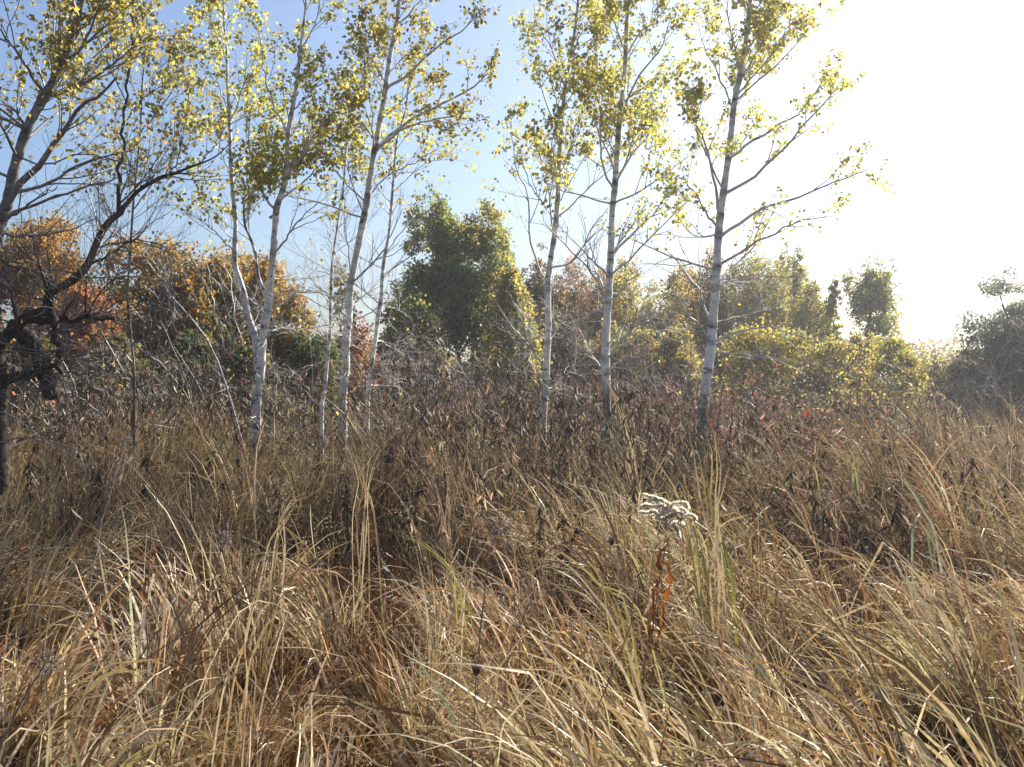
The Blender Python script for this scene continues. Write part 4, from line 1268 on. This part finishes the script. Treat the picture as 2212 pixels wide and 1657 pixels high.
blade_clump("curling pale straw blades in front at lower left of centre", (640, 1640),
            [[(650, 1560), (672, 1500), (690, 1485), (660, 1540)], [(655, 1560), (690, 1510), (715, 1490)], [(640, 1560), (620, 1490), (605, 1470)], [(645, 1570), (650, 1510), (672, 1480)], [(648, 1580), (700, 1540), (760, 1540)]],
            2.7, STR, .012, 11, "straw_tuft")
blade_clump("long pale blades looping over in the centre foreground", (1080, 1650),
            [[(1100, 1540), (1150, 1430), (1200, 1385), (1245, 1405)], [(1060, 1540), (1035, 1450), (1075, 1400)], [(1040, 1560), (985, 1430), (950, 1370), (905, 1330)], [(1090, 1560), (1180, 1470), (1255, 1420), (1300, 1520)], [(1060, 1540), (1090, 1420), (1180, 1340), (1260, 1330)], [(1030, 1570), (950, 1500), (890, 1440), (870, 1370)]],
            2.6, STR, .008, 12, "straw_tuft")
blade_clump("pale blades fanning up at the lower left edge", (95, 1640),
            [[(100, 1580), (115, 1540), (135, 1520)], [(105, 1580), (140, 1540), (172, 1525)], [(90, 1590), (60, 1520), (5, 1490)], [(95, 1580), (95, 1530), (100, 1500)], [(100, 1590), (130, 1570), (150, 1560)]], 2.7, STR, .012, 13, "straw_tuft")
blade_clump("pale straw tuft arching left on the right foreground slope", (1720, 1560),
            [[(1690, 1480), (1660, 1400), (1620, 1340)], [(1695, 1480), (1680, 1390), (1650, 1310)], [(1700, 1480), (1700, 1390), (1690, 1310)], [(1685, 1500), (1640, 1430), (1590, 1400)], [(1690, 1470), (1660, 1380), (1600, 1310)], [(1680, 1490), (1630, 1400), (1570, 1350)]], 3.0, STR, .008, 14, "straw_tuft")


def stalk(label, pts, d, seed, r=.004, col=(.13, .09, .07), head=None, name="seed_stalk", leaves=None, pale=False):
    """a single standing stalk traced through photo points; head = (kind, size)"""
    rng = np.random.default_rng(seed)
    w = np.array([P(x, y, d) for x, y in pts])
    b = w[0]
    loc = np.array([b[0], d, 0.0])
    root = thing(name, label, "plant", loc)
    w[:, 1] += np.linspace(0, 1, len(w)) * rng.normal(0, .1)
    w = np.vstack([[b[0] - (w[1][0] - w[0][0]) * .3, d, -.03], w])
    q = resample(w, 20)
    q[2:-1] += rng.normal(0, .003, q[2:-1].shape)
    V, F = tubes(q[None], np.linspace(r, r * .5, 20)[None], 6)
    st = obj("stem", mesh_from("stem", V - loc, [F], col, M_TWIG, True), root)
    top = q[-1]
    if head:
        kind, size = head
        if kind == "tuft":       # shrivelled dark flower head
            n = 240
            dirs = norm(rng.normal(0, 1, (n, 3)))
            pos = top + dirs * (rng.uniform(.2, 1, n) ** .6 * size * .5)[:, None] * np.array([1, 1, .8])
            s = norm(np.cross(dirs, rng.normal(0, 1, (n, 3))))
            V, F = leaf_geo(pos, rng.uniform(.12, .3, n) * size, rng, six=False, wide=.35, axes=(s, norm(dirs + rng.normal(0, .5, (n, 3))), np.cross(s, dirs)))
            c = pick_cols(n, [(.12, .09, .08, 3), (.2, .15, .13, 2), (.3, .25, .22, 1), (.07, .055, .05, 2)], rng, .2)
            o = obj("seed_head", mesh_from("seed_head", V - loc, [F], np.repeat(c, 4, 0), M_WEED), root); o["kind"] = "stuff"
        elif kind == "bud":
            n = 14
            a = np.linspace(0, 1, n)
            ax = norm((q[-1] - q[-3])[None])[0]
            bp_ = top + ax * (a[:, None] * size)
            rr = size * .36 * np.sin(np.pi * np.clip(a * .92 + .06, 0, 1)) ** .7
            V, F = tubes(bp_[None], rr[None], 9)
            o = obj("bud", mesh_from("bud", V - loc, [F], (.10, .07, .06), M_DARK, True), root)
            for k in range(9):
                an = k / 9 * 2 * np.pi
                dv = np.array([math.cos(an), math.sin(an), .9])
                V, F = ribbon([top + ax * size * .2 + dv * size * .25, top + ax * size * .6 + dv * size * .4, top + ax * size * 1.0 + dv * size * .3], size * .2, 6)
                obj("bract", mesh_from("bract", V - loc, [F], (.16, .11, .09), M_WEED), o)
    if leaves:
        for (x, y, L, cc) in leaves:
            p = P(x, y, d)
            k = np.abs(q[:, 2] - p[2]).argmin()
            sd = 1 if x > P2X(q[k]) else -1
            a0 = q[k]
            V, F = ribbon([a0, a0 + np.array([sd * .09 * L, -.05 * L, -.04 * L]), a0 + np.array([sd * .12 * L, -.08 * L, -.4 * L]), a0 + np.array([sd * .05 * L, -.02 * L, -.7 * L])], L * .085, 9)
            V = V + rng.normal(0, .0045, V.shape)
            obj("withered_leaf", mesh_from("withered_leaf", V - loc, [F], np.array(cc), M_WEED, True), root)
    return root, q


def P2X(p):
    return p[0] / p[1] * FPX + W0 / 2


OR1, OR2 = (.30, .09, .016), (.22, .07, .016)
gold, gq = stalk("white fluffy goldenrod plume with orange withered leaves on its stem, right of centre", [(1375, 1560), (1395, 1430), (1412, 1300), (1425, 1200), (1437, 1150)], 4.0, 501,
                 r=.004, col=(.14, .08, .05), name="goldenrod_plant",
                 leaves=[(1432, 1180, .20, OR1), (1410, 1260, .16, OR2), (1440, 1215, .22, OR1), (1405, 1320, .17, OR2), (1425, 1290, .2, OR1), (1395, 1350, .12, (.3, .09, .03)), (1415, 1240, .12, (.2, .08, .04))])


def plume():
    rng = np.random.default_rng(502)
    d = 4.0
    loc = np.array(gold.location)
    root = gold
    top = gq[-1]
    worms = [[(440, 710), (500, 720), (580, 750), (620, 790)], [(370, 810), (430, 785), (520, 790), (600, 800)], [(640, 800), (720, 770), (790, 770), (830, 820)], [(500, 880), (560, 860), (640, 830), (690, 840)],
             [(500, 890), (560, 900), (620, 940)], [(690, 850), (760, 830), (820, 880)], [(760, 930), (820, 900), (880, 930), (860, 950)], [(690, 890), (750, 870), (800, 890)], [(700, 1000), (730, 1040), (750, 1100)],
             [(650, 960), (710, 940), (760, 960)], [(580, 770), (640, 760), (700, 790)], [(400, 830), (470, 850), (540, 850)], [(450, 750), (520, 765), (590, 780)], [(600, 900), (660, 890), (720, 920)]]
    sprays = [[(1437, 1142)] + [(1296 + a_ * .2347, 907.2 + b_ * .2347) for a_, b_ in (w_ if abs(w_[0][0] - 600) < abs(w_[-1][0] - 600) else w_[::-1])] for w_ in worms]
    for sp in sprays:
        dz = rng.normal(0, .04)
        q = resample([P(x + rng.normal(0, 1.5) * (i > 0), y + rng.normal(0, 1.5) * (i > 0), d + dz * i / 3) for i, (x, y) in enumerate(sp)], 18)
        q[2:] += np.cumsum(rng.normal(0, .0016, q[2:].shape), 0)
        V, F = tubes(q[None], np.full((1, 18), .0015), 4)
        ax = obj("flower_spray", mesh_from("flower_spray", V - loc, [F], (.3, .25, .18), M_TWIG), root)
        n = 700
        t = rng.uniform(.42, 1, n) * 17
        i0 = np.minimum(t.astype(int), 16)
        base = q[i0] + (q[i0 + 1] - q[i0]) * (t - i0)[:, None]
        dirs = norm(rng.normal(0, 1, (n, 3)) + np.array([0, 0, .35]))
        L = rng.uniform(.007, .015, n)
        s = norm(np.cross(dirs, rng.normal(0, 1, (n, 3))))
        V, F = leaf_geo(base, L, rng, six=False, wide=.4, axes=(s, dirs, np.cross(s, dirs)))
        c = pick_cols(n, [(.86, .82, .72, 3), (.8, .74, .62, 2), (.7, .63, .5, 1)], rng, .06)
        o = obj("fluff", mesh_from("fluff", V - loc, [F], np.repeat(c, 4, 0), M_FLUFF), ax); o["kind"] = "stuff"


plume()
stalk("shrivelled dark seed head on a leaning stalk at left foreground", [(330, 1657), (400, 1450), (450, 1280), (485, 1165)], 3.3, 503, head=("tuft", .055))
stalk("round dark seed head on a slanting stalk at the lower left edge", [(-10, 1657), (30, 1560), (70, 1480), (102, 1430)], 2.6, 504, head=("tuft", .06))
stalk("fuzzy brown seed head on a tall dark stalk in the centre foreground", [(1030, 1560), (1035, 1400), (1045, 1290), (1060, 1200), (1078, 1150)], 3.2, 505, head=("tuft", .07), r=.0035)
stalk("dark open seed pod low in the centre foreground", [(1020, 1657), (1023, 1560), (1028, 1465)], 2.6, 506, head=("bud", .032), r=.003)
stalk("small round brown bud on a thin stalk left of the goldenrod plume", [(1270, 1480), (1285, 1350), (1305, 1230), (1318, 1175)], 3.9, 507, head=("bud", .028), r=.0025, col=(.25, .2, .15))
stalk("tall bare grey stalk left of the feathery straw spray", [(190, 1300), (200, 1200), (212, 1120), (240, 1000), (258, 925)], 4.6, 508, r=.004, col=(.24, .19, .16))
stalk("bare upright dark stalk in the left foreground near an orange leaf", [(318, 1500), (318, 1380), (322, 1260), (328, 1140), (350, 1030)], 3.9, 509, r=.004, col=(.16, .11, .09), leaves=[(345, 1170, .12, (.36, .15, .05)), (310, 1230, .14, (.32, .14, .05))])
stalk("thin dark stalk crossing the grass right of the centre seed head", [(1090, 1500), (1110, 1380), (1150, 1290), (1180, 1180)], 3.1, 510, r=.003)
stalk("leaning dark stalk at right foreground below the goldenrod plume", [(1270, 1620), (1310, 1480), (1350, 1370), (1370, 1260)], 3.0, 511, r=.003, col=(.18, .1, .06))
stalk("bare slanting stalk rising from the lower left corner", [(-20, 1480), (40, 1370), (90, 1280), (150, 1220)], 3.2, 512, r=.0035, col=(.2, .16, .12))


# ------------------------------------------------------------------ thin autumn haze, also added to stand in for lens glare at right
def haze():
    x0, x1, y0, y1, z0, z1 = -960, 960, -960, 1460, -1.3, 16.0
    V = [(x, y, z) for z in (z0, z1) for y in (y0, y1) for x in (x0, x1)]
    F = np.array([(0, 2, 3, 1), (4, 5, 7, 6), (0, 1, 5, 4), (2, 6, 7, 3), (0, 4, 6, 2), (1, 3, 7, 5)])
    m, t, out = new_mat("haze")
    v = t.nodes.new("ShaderNodeVolumePrincipled")
    v.inputs["Color"].default_value = (0.92, 0.95, 1.0, 1)
    v.inputs["Density"].default_value = 0.0012
    v.inputs["Anisotropy"].default_value = 0.65
    t.links.new(v.outputs[0], out.inputs["Volume"])
    o = obj("haze", mesh_from("haze", np.array(V, float), [F], (1, 1, 1), m))
    o["kind"] = "stuff"


haze()
